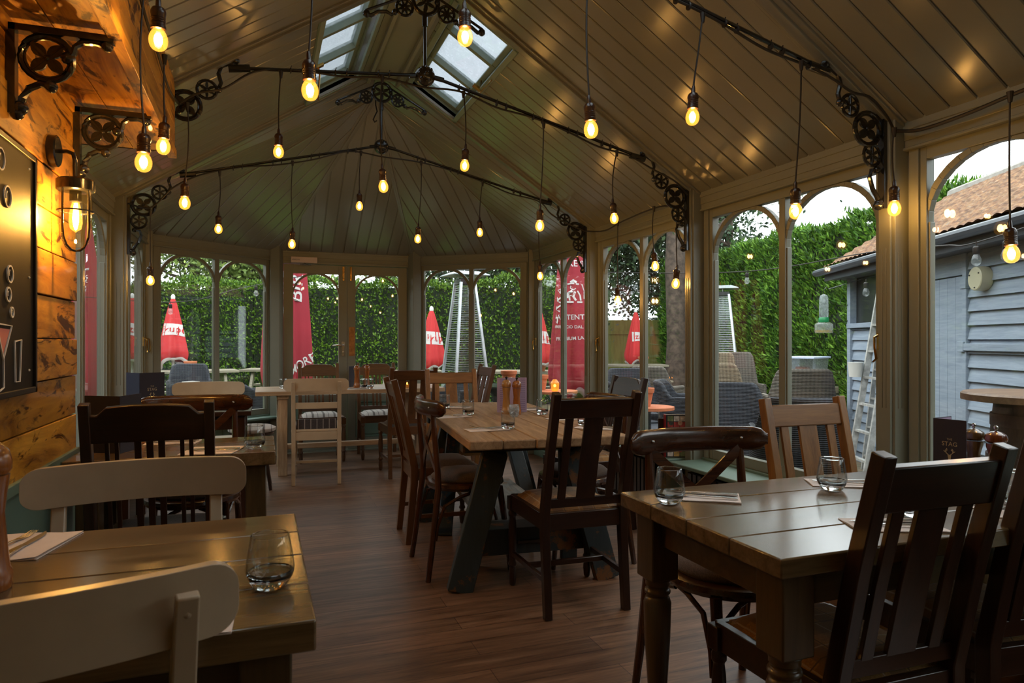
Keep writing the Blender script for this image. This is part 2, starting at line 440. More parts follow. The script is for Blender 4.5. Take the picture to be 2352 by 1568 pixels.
# ---- roof lights either side of the ridge
wi = [0]
def window_root():
    wi[0] += 1; return struct(empty('window_%d' % wi[0]))
cs = math.cos(math.atan(SL)); sn = math.sin(math.atan(SL))
for side in (1, -1):
    w = window_root()
    # frame: s runs up the slope from the lower edge, y along the ridge, n outwards
    x0 = XC + side*SKX; z0 = roofz(x0)
    w.matrix_world = Matrix(((-side*cs, 0, side*sn, x0), (0, 1, 0, sy0), (sn, 0, cs, z0), (0, 0, 0, 1)))
    Ls = (SKX-SKT)/cs; Ly = sy1-sy0
    m = MB(); t = .035
    m.box(-t, 0, -.03, Ly+.03, -.018, .13); m.box(Ls, Ls+t, -.03, Ly+.03, -.018, .13)
    m.box(-t, Ls+t, -.04, 0, -.018, .13); m.box(-t, Ls+t, Ly, Ly+.04, -.018, .13)
    m.build('window_frame', M_SKYP, w, bevel=.003)
    m = MB()
    m.box(0, .035, 0, Ly, .06, .12); m.box(Ls-.035, Ls, 0, Ly, .06, .12); m.box(0, Ls, 0, .035, .06, .12); m.box(0, Ls, Ly-.035, Ly, .06, .12)
    for k in (1, 2): yk = Ly*k/3; m.box(0, Ls, yk-.018, yk+.018, .055, .115)
    m.build('sash', M_SKYP, w, bevel=.003)
    for k in range(3):
        m = MB(); m.box(.02, Ls-.02, Ly*k/3+.012, Ly*(k+1)/3-.012, .095, .099); m.build('pane', M_SKYG, w, smooth=0)
    m = MB(); yy = Ly*.5
    m.tube([(.03, yy, .06), (.0, yy, -.05), (-.10, yy+.02, -.19)] if side < 0 else [(.02, yy, .05), (-.02, yy, -.03), (-.02, yy-.25, -.03)], .006, 6)
    m.box(-.012, .05, yy-.02, yy+.02, -.02, -.005)
    m.build('stay', M_BRASS, w)
for side in (1, -1):                              # added unseen pair of roof lights, bringing daylight onto the near tables
    w = window_root(); x0 = XC + side*.80; z0 = roofz(x0)
    w.matrix_world = Matrix(((-side*cs, 0, side*sn, x0), (0, 1, 0, .87), (sn, 0, cs, z0), (0, 0, 0, 1)))
    Ls = (.80-SKT)/cs; Ly = 1.38; m = MB(); t = .035
    m.box(-t, 0, -.03, Ly+.03, -.018, .13); m.box(Ls, Ls+t, -.03, Ly+.03, -.018, .13); m.box(-t, Ls+t, -.04, 0, -.018, .13); m.box(-t, Ls+t, Ly, Ly+.04, -.018, .13)
    for k in (1, 2): yk = Ly*k/3; m.box(0, Ls, yk-.018, yk+.018, .055, .115)
    m.build('window_frame', M_SKYP, w, bevel=.003)
    for k in range(3):
        m = MB(); m.box(0, Ls, Ly*k/3+.012, Ly*(k+1)/3-.012, .095, .099); m.build('pane', M_SKYC, w, smooth=0)
# ridge box between the roof lights
m = MB(); m.box(XC-.17, XC+.17, TR[4]+.03, TR[5], RIDGE-.115, RIDGE-.08)
for s in (1, -1): m.box(XC+s*.10, XC+s*.125, TR[4]+.03, TR[5], RIDGE-.15, RIDGE-.10)
trim(m, M_PAINT, bevel=.003)

# ---- one window bay: local x along the wall, y into the room, z up
def frame_of(P, Q):
    d = Vector((Q[0]-P[0], Q[1]-P[1], 0)); L = d.length; d.normalize(); n = Vector((-d.y, d.x, 0))
    return Matrix(((d.x, n.x, 0, P[0]), (d.y, n.y, 0, P[1]), (0, 0, 1, 0), (0, 0, 0, 1))), L
ZB, ZT, ZSP = .50, 2.003, 1.725
def arch_band(m, x0, x1, y0, y1, zs, zt, t=.03, n=18):
    """glazing arch inside a light: half ellipse springing at zs, touching the head at zt; spandrels stay open"""
    cx, a, b = (x0+x1)/2, (x1-x0)/2, zt-zs-.008
    inn = [(cx - a*math.cos(PI*i/n), zs + b*math.sin(PI*i/n)) for i in range(n+1)]
    out = [(min(max(cx - (a+t)*math.cos(PI*i/n), x0), x1), min(zs + (b+t)*math.sin(PI*i/n), zt)) for i in range(n+1)]
    for i in range(n):
        q = [inn[i], inn[i+1], out[i+1], out[i]]
        m.prism(q, y0, y1)
def window_bay(P, Q, sill=.24, handle=None, sw=.132):
    M, L = frame_of(P, Q)
    w = window_root(); w.matrix_world = M
    m = MB()
    m.box(0, sw, -.070, -.022, ZB-.06, 2.06); m.box(L-sw, L, -.070, -.022, ZB-.06, 2.06)
    m.box(sw, L-sw, -.070, -.022, ZT, 2.06); m.box(sw, L-sw, -.070, -.022, ZB-.06, ZB)
    cx = L/2; m.box(cx-.024, cx+.024, -.070, -.024, ZB, ZT)
    for x0, x1 in ((sw, cx-.024), (cx+.024, L-sw)):
        arch_band(m, x0, x1, -.062, -.030, ZSP, ZT)
        m.box(x0, x0+.008, -.066, -.034, ZB, ZSP); m.box(x1-.008, x1, -.066, -.034, ZB, ZSP)
    m.box(.055, sw-.03, -.03, -.010, ZB-.06, 2.06); m.box(L-sw+.03, L-.055, -.03, -.010, ZB-.06, 2.06)
    m.build('window_frame', M_PAINT, w, bevel=.004)
    for x0, x1 in ((sw, cx-.024), (cx+.024, L-sw)):
        g = MB(); g.box(x0-.002, x1+.002, -.056, -.040, ZB-.005, ZT+.005); g.build('pane', M_PANE, w, smooth=0)
    s = MB(); s.box(.035, L-.035, -.02, sill, .400, .425); s.box(.0, L, -.075, -.0, .36, .44)
    s.build('window_sill', M_GREEN, w, bevel=.006)
    if handle:
        if sill > .2:
            h = MB(); h.box(.30, .34, .0, .02, .445, .455); h.tube([(.31, .012, .462), (.45, .016, .464), (.62, .012, .462)], .0045, 6); h.ball((.63, .012, .462), .009, 8, 6)
            for q in (.36, .52): h.lathe([(.004, .44), (.006, .462)], 8, T(q, .014, 0))
            h.build('casement_stay', M_BRASS, w)
        for hx in handle:
            h = MB(); h.box(hx-.008, hx+.008, -.012, -.003, 1.16, 1.24); h.tube([(hx, -.004, 1.23), (hx, .022, 1.22), (hx-.004, .026, 1.17), (hx-.012, .024, 1.12), (hx+.006, .024, 1.105)], [.006, .006, .005, .006, .004], 6)
            h.build('window_handle', M_BRASS, w)
    return w, M, L
def wall_under(name, P, Q, mat=M_GREEN, z1=.38, panels=2):
    M, L = frame_of(P, Q); m = MB()
    m.box(0, L, -.10, -.03, -.05, z1)
    for k in range(panels):
        a = L*k/panels+.07; b = L*(k+1)/panels-.07
        m.box(a, b, -.03, -.022, .10, z1-.06)
        for q in ((a-.01, a+.012, .09, z1-.05), (b-.012, b+.01, .09, z1-.05)): m.box(q[0], q[1], -.03, -.014, q[2], q[3])
        for q in ((.09, .112), (z1-.072, z1-.05)): m.box(a, b, -.03, -.014, q[0], q[1])
    m.box(0, L, -.03, -.005, 0, .07)
    for v in m.v: pass
    o = m.build(name, mat, bevel=.003); o.matrix_world = M; return struct(o)
def frieze(P, Q):
    M, L = frame_of(P, Q); m = MB()
    m.box(0, L, -.10, .0, 2.06, ZE+.05); m.box(0, L, -.02, .012, 2.055, 2.068)
    m.box(0, L, -.01, .006, 2.10, ZE+.02); m.box(0, L, -.01, .012, 2.145, ZE+.03)
    o = trim(m, M_PAINT, bevel=.003); o.matrix_world = M; return o
def post(P, ang, w=.062, d=.075, z0=0):
    """local y into the room"""
    m = MB(); m.box(-w/2, w/2, -.10, d, z0, ZE+.06)
    m.box(-w/2-.012, w/2+.012, -.10, d-.016, z0, ZE+.05)
    for x in (-.010, .010): m.box(x-.002, x+.002, d-.001, d+.003, .9, 1.62)
    for s in (1, -1):
        for q in (.018, .040): m.box(s*(w/2+.010), s*(w/2+.015), q-.002, q+.002, .9, 1.60)
    o = trim(m, M_PAINT, bevel=.003); o.matrix_world = T(*P) @ RZ(ang); return o

ring = [((XR, a), (XR, b)) for a, b in zip(TR[:-1], TR[1:])] + [((XR, TR[5]), (XR, YK)), ((XR, YK), (XD1, YD))]
for i, (P, Q) in enumerate(ring):
    window_bay(P, Q, .24 if i < 5 else .13, {4: [1.42], 3: [.10], 5: [1.36], 6: None}.get(i))
    frieze(P, Q)
# right wall below the sills as one run
m = MB(); m.box(XR+.03, XR+.10, -2.4, YK+.05, -.05, .38)
for i in range(5):
    for k in range(2):
        a = TR[i]+.757*k+.09; b = TR[i]+.757*(k+1)-.09; m.box(XR+.02, XR+.03, a, b, .10, .32)
m.box(XR+.005, XR+.03, -2.4, YK, 0, .07)
struct(m.build('wall_right', M_GREEN, bevel=.003))
wall_under('wall_end_right', (XR, YK), (XD1, YD)); wall_under('wall_end_left', (XD0, YD), (XL, YK))
window_bay((XD0, YD), (XL, YK), .13); frieze((XD0, YD), (XL, YK))
window_bay((XL, YK), (XL, TR[5]), .13, [.07, .20]); frieze((XL, YK), (XL, TR[5]))
window_bay((XL, TR[5]), (XL, TR[4]), .13); frieze((XL, TR[5]), (XL, TR[4]))
wall_under('wall_left', (XL, YK), (XL, TR[4]), panels=4)
for y in TR: post((XR, y, 0), R(90))
post((XL, TR[5], 0), R(-90)); post((XL, TR[4], 0), R(-90))
for (x, y), a in (((XR, YK), 71), ((XD1, YD), 19), ((XD0, YD), -19), ((XL, YK), -71)):
    m = MB(); m.box(-.05, .05, -.10, .03, 0, ZE+.05); m.box(-.02, .02, .03, .038, 0, ZE)
    o = trim(m, M_PAINT, bevel=.004); o.matrix_world = T(x, y, 0) @ RZ(R(a))

# ---- double doors in the end wall
P, Q = (XD1, YD), (XD0, YD)
M, L = frame_of(P, Q)
frieze(P, Q)
m = MB(); m.box(0, .055, -.10, .0, 0, 2.06); m.box(L-.055, L, -.10, .0, 0, 2.06); m.box(0, L, -.10, .0, 2.035, 2.07); m.box(0, L, -.1, .01, -.02, .015)
o = trim(m, M_PAINT, bevel=.004); o.matrix_world = M
mid = L/2
for k, (a, b) in enumerate(((.058, mid-.002), (mid+.002, L-.058))):
    d = struct(empty('door_%d' % (k+1))); d.matrix_world = M
    ga, gb = (a+.098, b-.088) if k == 0 else (a+.088, b-.098)
    m = MB(); m.box(a, ga, -.065, -.02, .02, 2.03); m.box(gb, b, -.065, -.02, .02, 2.03)
    m.box(ga, gb, -.065, -.02, 1.935, 2.03); m.box(ga, gb, -.065, -.02, .02, .14); m.box(ga, gb, -.065, -.02, .54, .62)
    arch_band(m, ga, gb, -.062, -.024, 1.68, 1.935, .022)
    m.build('door_frame', M_PAINT, d, bevel=.004)
    m = MB(); m.box(ga, gb, -.055, -.035, .14, .54); m.box(ga+.03, gb-.03, -.04, -.027, .17, .51)
    for q in ((ga, ga+.018), (gb-.018, gb)): m.box(q[0], q[1], -.05, -.018, .14, .54)
    for q in ((.14, .158), (.522, .54)): m.box(ga, gb, -.05, -.018, q[0], q[1])
    m.build('door_panel', M_GREEN, d, bevel=.004)
    m = MB(); m.box(ga-.002, gb+.002, -.052, -.036, .615, 1.94); m.build('pane', M_PANE, d, smooth=0)
    m = MB(); x = mid+(-.04 if k == 0 else .04); m.box(x-.010, x+.010, -.02, -.010, 1.87, 2.02); m.tube([(x, -.006, 1.88), (x, -.006, 2.01)], .005, 6)
    m.build('bolt', M_BRASS, d, bevel=.002)
    if k == 0:
        m = MB(); x = mid-.05; m.box(x-.032, x+.032, -.02, -.014, 1.04, 1.36); m.build('push_plate', plain('tarnished_brass', (.33, .17, .07), .42, .9, var=.35, vs=30), d, bevel=.002)
    else:
        m = MB(); x = mid+.045; m.box(x-.016, x+.016, -.02, -.012, 1.04, 1.20)
        m.tube([(x, -.012, 1.165), (x, .03, 1.165), (x+.012, .036, 1.163), (x+.115, .034, 1.155)], [.009, .009, .009, .007], 8)
        m.ball((x, -.010, 1.085), .008); m.build('door_handle', M_STEEL, d, bevel=.002)
cl = thing('door_closer', 'white overhead door closer box with folded arm above the left end door', 'door closer', (.43, YD-.02, 2.07))
m = MB(); m.box(-.135, .135, -.045, .012, -.03, .032); m.build('closer_box', plain('pale_pink_plastic', (.62, .50, .47), .4), cl, bevel=.004)
m = MB(); m.tube([(.0, -.03, -.035), (.03, -.06, -.05), (.07, -.03, -.05), (-.04, -.02, -.045)], .007, 6); m.build('closer_arm', M_STEEL, cl)
vs, fs = text_mesh('ARROW', .022); m = MB(); m.add([(x-.085, -.0465, y) for x, y, z in vs], fs); m.build('lettering', plain('dark_print', (.05, .05, .06), .6), cl, smooth=0, recalc=False)

# ---- left side: timber clad wall of the old building, deep soffit box
XW, XF, ZS, YW = -.70, -.41, 2.156, 3.19
m = MB(); z = .76; k = 0
while z < ZS+.02:
    z1 = min(z+.150+.006*math.sin(k*2.1), ZS+.02)
    off = .004*math.sin(k*3.7)
    y = -2.4+.33*((k*7) % 3)
    cuts = [-2.4, -.9+.4*math.sin(k*1.9), 1.5+.5*math.cos(k*2.7), YW]
    for a, b in zip(cuts[:-1], cuts[1:]): m.box(XW-.045, XW+off, a, b-.003, z+.0022, z1-.0022)
    z = z1; k += 1
# end grain return past the corner
m.box(XW-.25, XW-.045, YW-.03, YW-.004, .76, ZS)
wl_ = m.build('wall_timber', M_RUSTIC, bevel=.0025, smooth=0); struct(wl_)
m = MB(); m.box(-1.25, XW-.046, -2.4, YW-.031, -.02, 3.0); m.box(XW-.046, XW-.012, -2.4, YW, -.02, .755); m.box(XW-.046, XW+.012, -2.4, YW+.004, .74, .775); m.box(XW-.02, XW+.002, -2.4, YW, 0, .10)
m.box(-1.10, XL+.02, YW-.03, TR[4], -.02, ZS+.1)
struct(m.build('wall_dado', M_GREEN, bevel=.003))
m = MB()
for k in range(3):                                      # soffit boards
    a = XW-.26+(XF-XW+.26)*k/3; b = XW-.26+(XF-XW+.26)*(k+1)/3; m.box(a+.0015, b-.0015, -2.4, TR[4], ZS, ZS+.02)
m.box(XF-.042, XF-.018, -2.4, TR[4]+.004, ZS-.012, ZS+.01)
zt = roofz(XF)-.01
for k, (a, b) in enumerate(((ZS-.02, ZS+.125), (ZS+.127, zt+.05))):  # fascia boards
    for ya, yb in ((-2.4, .7+.5*k), (.7+.5*k, 2.1+.6*k), (2.1+.6*k, TR[4])): m.box(XF-.018, XF, ya, yb-.002, a, min(b, zt+.02))
m.box(XF-.03, XF+.008, -2.4, TR[4], ZS-.03, ZS+.012)
m.box(XW-.3, XF-.002, TR[4]-.02, TR[4], ZS, ZS+.22)
struct(m.build('trim_soffit', M_RUSTIC, bevel=.002, smooth=0))
# ---- wall behind the camera
m = MB(); m.box(-1.3, 2.9, -2.5, -2.38, -.05, 3.5); struct(m.build('wall_back', M_GREEN, smooth=0))

# ---- black iron scroll work
def wheel(m, cx, cz, r, petals, t=.010, y=0.0, n=22):
    m.tube([(cx+r*math.cos(2*PI*i/n), y, cz+r*math.sin(2*PI*i/n)) for i in range(n)], r*.13, 6, closed=True)
    m.tube([(cx+r*.84*math.cos(2*PI*i/n), y, cz+r*.84*math.sin(2*PI*i/n)) for i in range(n)], r*.06, 5, closed=True)
    for k in range(petals):
        a = 2*PI*k/petals+PI/petals; p = []
        for i in range(7):
            q = i/6; rr = r*(.06+.80*q); w = r*(.26 if petals < 6 else .15)*math.sin(PI*min(1, q*.95+.05))**.8
            p.append((rr, w))
        pts = [(cx+rr*math.cos(a)-w*math.sin(a), cz+rr*math.sin(a)+w*math.cos(a)) for rr, w in p] + [(cx+rr*math.cos(a)+w*math.sin(a), cz+rr*math.sin(a)-w*math.cos(a)) for rr, w in p[::-1]]
        m.prism(pts, y-t*.45, y+t*.45)
        m.tube([(cx+r*.1*math.cos(a), y, cz+r*.1*math.sin(a)), (cx+r*.84*math.cos(a), y, cz+r*.84*math.sin(a))], t*.62, 5)
    m.ball((cx, y, cz), r*.15, 8, 6)
def scroll(m, pts, r0, r1, knob=True, y=0.0):
    k = len(pts); m.tube([(p[0], y, p[1]) for p in pts], [r0+(r1-r0)*i/(k-1) for i in range(k)], 7)
    if knob: m.ball((pts[0][0], y, pts[0][1]), r0*1.9, 8, 6); m.ball((pts[-1][0], y, pts[-1][1]), r1*1.8, 8, 6)
def spandrel(parent, face, sgn, y, dz=0, full=True):
    """wheel bracket between post and rafter; sgn +1 on the right wall"""
    m = MB(); px = lambda d: face - sgn*d
    P = lambda d, z: (px(d), z+dz)
    if full:
        m.sweep([(px(.012), y, 2.225), (px(.012), y, 1.80)], (.026, .034), (1,0,0))
        wheel(m, px(.078), 2.036, .050, 6, y=y)
        scroll(m, [P(.050, 1.972), P(.082, 1.968), P(.092, 1.935), P(.075, 1.885), P(.050, 1.850), P(.036, 1.822)], .009, .012, y=y)
        m.ball((px(.040), y, 1.812), .022, 8, 6); m.ball((px(-.002), y, 1.985), .018, 8, 6)
    m.sweep([(px(-.005), y, 2.215+dz), (px(.345), y, 2.438+dz)], (.030, .024), (0,1,0))
    wheel(m, px(.106), 2.150+dz, .074, 4, y=y)
    wheel(m, px(.207), 2.243+dz, .049, 6, y=y)
    scroll(m, [P(.262, 2.250), P(.275, 2.285), P(.262, 2.330), P(.275, 2.370), P(.315, 2.395), P(.345, 2.41)], .010, .012, y=y)
    m.ball((px(.345), y, 2.425+dz), .020, 8, 6)
    m.prism([P(.02, 2.215), P(.10, 2.225), P(.05, 2.19), P(.02, 2.16)], y-.006, y+.006)
    return m.build('bracket', M_IRON, parent)
def truss(y, left, label):
    t = thing('iron_truss', label, 'truss', (XC, y, 2.714))
    inv = T(-XC, -y, -2.714)
    def fin(o): o.matrix_local = inv; return o
    fin(spandrel(t, 2.65, 1, y))
    if left == 'post': fin(spandrel(t, -.874, -1, y)); lx, lz = -.466, 2.385
    else: fin(spandrel(t, -.47, -1, y+.012, .255, False)); lx, lz = -.085, 2.625
    for x, z in ((2.242, 2.383), (lx, lz)):
        m = MB(); s = 1 if x > XC else -1; m.tube([(x+s*.06, y, z-.004), (XC+s*.05, y, 2.714)], .0095, 8)
        m.tube([(x+s*.075, y, z-.01), (x-s*.03, y, z+.006)], .020, 8); m.tube([(XC+s*.10, y, 2.706), (XC+s*.045, y, 2.714)], .014, 8); fin(m.build('tie_rod', M_IRON, t))
    m = MB(); m.ball((XC-.01, y, 2.714), .058, 18, 12)
    for k in range(8):
        a = 2*PI*k/8; m.ball((XC-.01+.038*math.cos(a), y-.042, 2.714+.038*math.sin(a)), .010, 6, 4)
    m.ball((XC-.01, y-.055, 2.714), .013, 8, 6); fin(m.build('boss', M_IRON, t))
    m = MB(); m.tube([(XC-.01, y, 2.77), (XC-.01, y, 3.10)], .009, 8); m.tube([(XC-.01, y, 3.0), (XC-.01, y, 3.06)], .016, 8); fin(m.build('hanger_rod', M_IRON, t))
    m = MB(); cz = 3.140
    wheel(m, XC-.005, cz, .075, 6, y=y)
    for s in (1, -1):
        x = XC-.005
        wheel(m, x+s*.122, cz-.052, .048, 8, y=y)
        scroll(m, [(x+s*.178, cz-.088), (x+s*.195, cz-.105), (x+s*.225, cz-.092), (x+s*.270, cz-.100), (x+s*.31, cz-.128), (x+s*.335, cz-.122)], .009, .012, y=y)
        m.tube([(x+s*.06, y, cz+.04), (x+s*.34, y, cz-.105)], .008, 6)
        m.ball((x+s*.065, y, cz+.005), .015, 6, 5)
    fin(m.build('ridge_bracket', M_IRON, t))
    return t
truss(TR[3], 'fascia', 'black iron truss nearest the camera, its boss cut off by the photo top')
truss(TR[4], 'fascia', 'black iron truss crossing under the skylight, ball boss hanging over the skylight panes')
truss(TR[5], 'post', 'farthest black iron truss, rods meeting at a ball boss in front of the hipped end')

# iron brackets under the soffit
def soffit_bracket(y, label):
    t = thing('shelf_bracket', label, 'bracket', (XW, y, ZS-.02), 0, 'iron brackets under the timber soffit')
    m = MB(); m.sweep([(.010, 0, 0), (.010, 0, -.265)], (.022, .034), (1,0,0)); m.sweep([(0, 0, -.010), (.275, 0, -.010)], (.034, .020), (0,1,0))
    wheel(m, .098, -.088, .068, 4)
    scroll(m, [(.150, -.082), (.166, -.066), (.170, -.045), (.190, -.026), (.225, -.022), (.255, -.030)], .010, .010)
    scroll(m, [(.108, -.172), (.080, -.168), (.052, -.185), (.036, -.215), (.030, -.245)], .010, .012)
    m.ball((.022, 0, -.262), .020, 8, 6)
    m.build('ironwork', M_IRON, t); return t
soffit_bracket(2.40, 'black iron flower-wheel bracket at the left edge, above the chalkboard')
soffit_bracket(3.165, 'black iron flower-wheel bracket behind the caged wall lantern at the timber corner')

# ================================================================ FESTOON BULBS
E_FIL = emis('bulb_filament_light', (1.0, .52, .15), BULB_W)
G_BULB = pane_mat('amber_bulb_glass', (1, .93, .74), 1.45, emit=((1, .46, .05), .85))
m = MB(); m.lathe([(.0085, 0), (.017, -.004), (.0215, -.012), (.0225, -.020), (.0205, -.028), (.0205, -.056), (.022, -.058), (.022, -.066), (.019, -.068)], 18)
for q in (-.034, -.041, -.048): m.lathe([(.0205, q-.0015), (.0217, q), (.0205, q+.0015)], 18)
m.lathe([(.005, .028), (.0075, .020), (.0085, 0)], 12)
socket_me = m.build('socket', M_SOCKET)
m = MB(); m.lathe([(.0145, -.064), (.0165, -.070), (.0225, -.079), (.0265, -.090), (.0275, -.100), (.0262, -.111), (.0225, -.1205), (.0160, -.1275), (.008, -.1312), (.0001, -.1322)], 24)
glass_me = m.build('bulb_glass', G_BULB, smooth=180)
m = MB(); m.ball((0, 0, -.098), .0130, 8, 6, 1, 1, 1.5)
fil_me = m.build('filament', E_FIL, smooth=180)
def light_bulb(x, y, z, ztop, xtop=None, ytop=None, label='', group=None, wob=.012):
    """z is the centre of the glass; the cord climbs to (xtop, ytop, ztop)"""
    zb = z+.100; xtop = x if xtop is None else xtop; ytop = y if ytop is None else ytop
    t = thing('pendant_bulb', label, 'light bulb', (x, y, zb), 0, group)
    pts = []
    for i in range(9):
        q = i/8; a = math.sin(q*PI)*wob*math.sin(x*9+y*3)
        pts.append(((xtop-x)*q**1.3 + a, (ytop-y)*q**1.3, .02+(ztop-zb-.02)*q))
    m = MB(); m.tube(pts, .0036, 6); m.build('cord', M_CABLE, t)
    m = MB(); m.tube([(pts[-1][0], pts[-1][1], pts[-1][2]+.004), (pts[-1][0], pts[-1][1], pts[-1][2]-.035)], [.012, .007], 8); m.build('cable_tee', M_CABLE, t)
    tilt = (random.uniform(-.05, .05), random.uniform(-.1, .1), random.uniform(0, 3))
    for src in (socket_me, glass_me, fil_me):
        o = src.copy(); C.objects.link(o); o.parent = t; o.rotation_euler = tilt
    return t
def rod_z(x, left):
    lx, lz = left
    if x > XC: q = (x-XC)/(2.242-XC); return 2.714+(2.383-2.714)*q
    q = (XC-x)/(XC-lx); return 2.714+(lz-2.714)*q
LF, LP_ = (-.085, 2.625), (-.466, 2.385)
tr_b = [
 (3, 'near truss', LF, [(-.292, 2.112, None), (.145, 2.012, None), (.67, 2.265, None), (1.156, 1.995, None), (1.617, 2.091, 1.662), (2.129, 1.751, 2.161)]),
 (4, 'middle truss', LF, [(-.362, 1.90, -.352), (.087, 2.20, .098), (.633, 2.062, None), (1.116, 2.221, 1.103), (1.585, 1.898, 1.608), (2.082, 1.973, 2.11)]),
 (5, 'far truss', LP_, [(-.724, 1.622, None), (-.288, 2.005, -.28), (.219, 1.92, None), (.708, 2.236, .72), (1.167, 2.008, 1.19), (1.676, 2.088, 1.70), (2.208, 1.749, None)])]
ordn = ['first', 'second', 'third', 'fourth', 'fifth', 'sixth', 'last']
for ti, nm, left, L_ in tr_b:
    y = TR[ti]
    for k, (x, z, xt) in enumerate(L_):
        xt_ = x if xt is None else xt
        zt_ = min(rod_z(xt_, left), roofz(xt_)-.05)
        if xt_ < -.3: zt_ = 2.42 if ti == 4 else (2.5 if ti == 3 else 2.12)
        if xt_ > 2.2: zt_ = 2.36
        w = ordn[k] if k < len(L_)-1 else 'last'
        light_bulb(x, y-.012, z, zt_-.012, xt_, None, 'lit filament bulb hanging from the %s, %s counted from the left' % (nm, w), 'filament bulbs on the festoon cable')
for (x, y, z, zt_, lab) in [(-.375, 2.617, 1.807, 2.40, 'lit bulb on a long cord before the timber fascia, nearest the wall lantern'),
        (-.372, 3.119, 1.997, 2.37, 'lit filament bulb hanging from the timber fascia, at its far lower corner'),
        (2.60, 2.227, 1.779, 2.13, 'lit filament bulb hanging against the nearest window post, gilding its paint'),
        (2.60, 1.735, 1.520, 2.12, 'lit filament bulb in front of the nearest window, before the shed clapboards'),
        (2.60, 3.89, 1.583, 2.10, 'lit filament bulb just left of the second window post'),
        (2.60, 4.175, 1.728, 2.15, 'lit filament bulb on the eaves cable, before the tree trunk in the window'),
        (2.60, 4.694, 1.518, 2.13, 'lit filament bulb on the eaves cable, before the left light of the far right window')]:
    light_bulb(x, y, z, zt_, label=lab, group='filament bulbs on the festoon cable')
# extra bulbs added out of view to warm the foreground
for k, (x, y, z, zt_) in enumerate([(.2, .55, 2.15, 2.6), (1.5, .70, 2.1, 2.5), (2.2, .6, 1.95, 2.35), (-.1, -.7, 2.1, 2.5), (1.6, -.8, 2.1, 2.5)]):
    light_bulb(x, y, z, zt_, label='added lit filament bulb out of view, warming the foreground', group='added bulbs out of view')
for o in (socket_me, glass_me, fil_me): bpy.data.objects.remove(o)
# cable strapped along each rod
def cable(pts, label, r=.0058, straps=None):
    t = thing('festoon_cable', label, 'cable', pts[0])
    o = Vector(pts[0]); m = MB()
    # smooth the path
    P = [Vector(p)-o for p in pts]; S = []
    for i in range(len(P)-1):
        p0, p1, p2, p3 = P[max(i-1, 0)], P[i], P[i+1], P[min(i+2, len(P)-1)]
        for j in range(6):
            q = j/6; S.append(.5*((2*p1)+(p2-p0)*q+(2*p0-5*p1+4*p2-p3)*q*q+(3*p1-p0-3*p2+p3)*q**3))
    S.append(P[-1]); m.tube(S, r, 7); m.build('cable_run', M_CABLE, t)
    if straps:
        m = MB()
        for s in straps: v = Vector(s)-o; m.lathe([(.015, -.004), (.017, 0), (.015, .004)], 10, T(*v) @ RY(PI/2)); m.tube([v+Vector((0, 0, .012)), v+Vector((.004, 0, .028))], .002, 4)
        m.build('cable_tie', M_CABLE, t)
    return t
def along(y, left, extra0, extra1, label, dz=.014):
    xs = [left[0]+.06+(2.20-left[0]-.06)*i/10 for i in range(11)]
    pts = extra0+[(x, y-.004, rod_z(x, left)+dz*math.sin(i*1.9)-(.012 if abs(x-XC) > .12 else .075)) for i, x in enumerate(xs)]+extra1
    st = []
    for i in range(1, 10):
        x = left[0]+(2.242-left[0])*(i+.13)/10
        if abs(x-XC) > .1:
            for d in (-.03, .03): st.append((x+d, y, rod_z(x+d, left)))
    return cable(pts, label, straps=st)
along(TR[3], LF, [(-.39, TR[3]-.02, 2.40), (-.25, TR[3]-.02, 2.50)], [(2.30, TR[3]-.04, 2.33), (2.38, TR[3]-.07, 2.27), (2.47, TR[3]-.08, 2.255), (2.58, TR[3]-.07, 2.19), (2.66, TR[3]-.04, 2.14)], 'black festoon cable strapped along the nearest truss and looping over its right bracket')
along(TR[4], LF, [(-.39, TR[4]-.02, 2.40), (-.30, TR[4]-.03, 2.46), (-.18, TR[4]-.03, 2.50)], [(2.36, TR[4]-.04, 2.30), (2.50, TR[4]-.07, 2.23), (2.62, TR[4]-.03, 2.16)], 'black festoon cable strapped along the middle truss under the skylight')
along(TR[5], LP_, [(-.86, TR[5]-.02, 2.15), (-.72, TR[5]-.02, 2.13), (-.58, TR[5]-.02, 2.28)], [(2.30, TR[5]-.03, 2.28), (2.42, TR[5]-.03, 2.22), (2.62, TR[5]-.03, 2.15)], 'black festoon cable strapped along the farthest truss')
cable([(2.66, 2.27, 2.14), (2.665, 2.15, 2.112), (2.665, 1.95, 2.115), (2.665, 1.735, 2.135), (2.665, 1.5, 2.14), (2.665, 1.2, 2.11), (2.665, .8, 2.13)], 'black festoon cable sagging along the eaves above the nearest window', .008)
cable([(2.62, TR[5]-.04, 2.15), (2.65, 5.0, 2.11), (2.65, 4.694, 2.14), (2.65, 4.175, 2.155), (2.66, 3.95, 2.10), (2.66, 3.86, 2.12)], 'black festoon cable along the eaves between the two farther right posts')
cable([(XF+.012, 2.30, 2.40), (XF+.012, 2.617, 2.41), (XF+.012, 2.85, 2.385), (XF+.012, 3.119, 2.38), (XF+.012, 3.5, 2.36), (XF+.02, 3.83, 2.40)], 'black festoon cable running along the timber fascia')

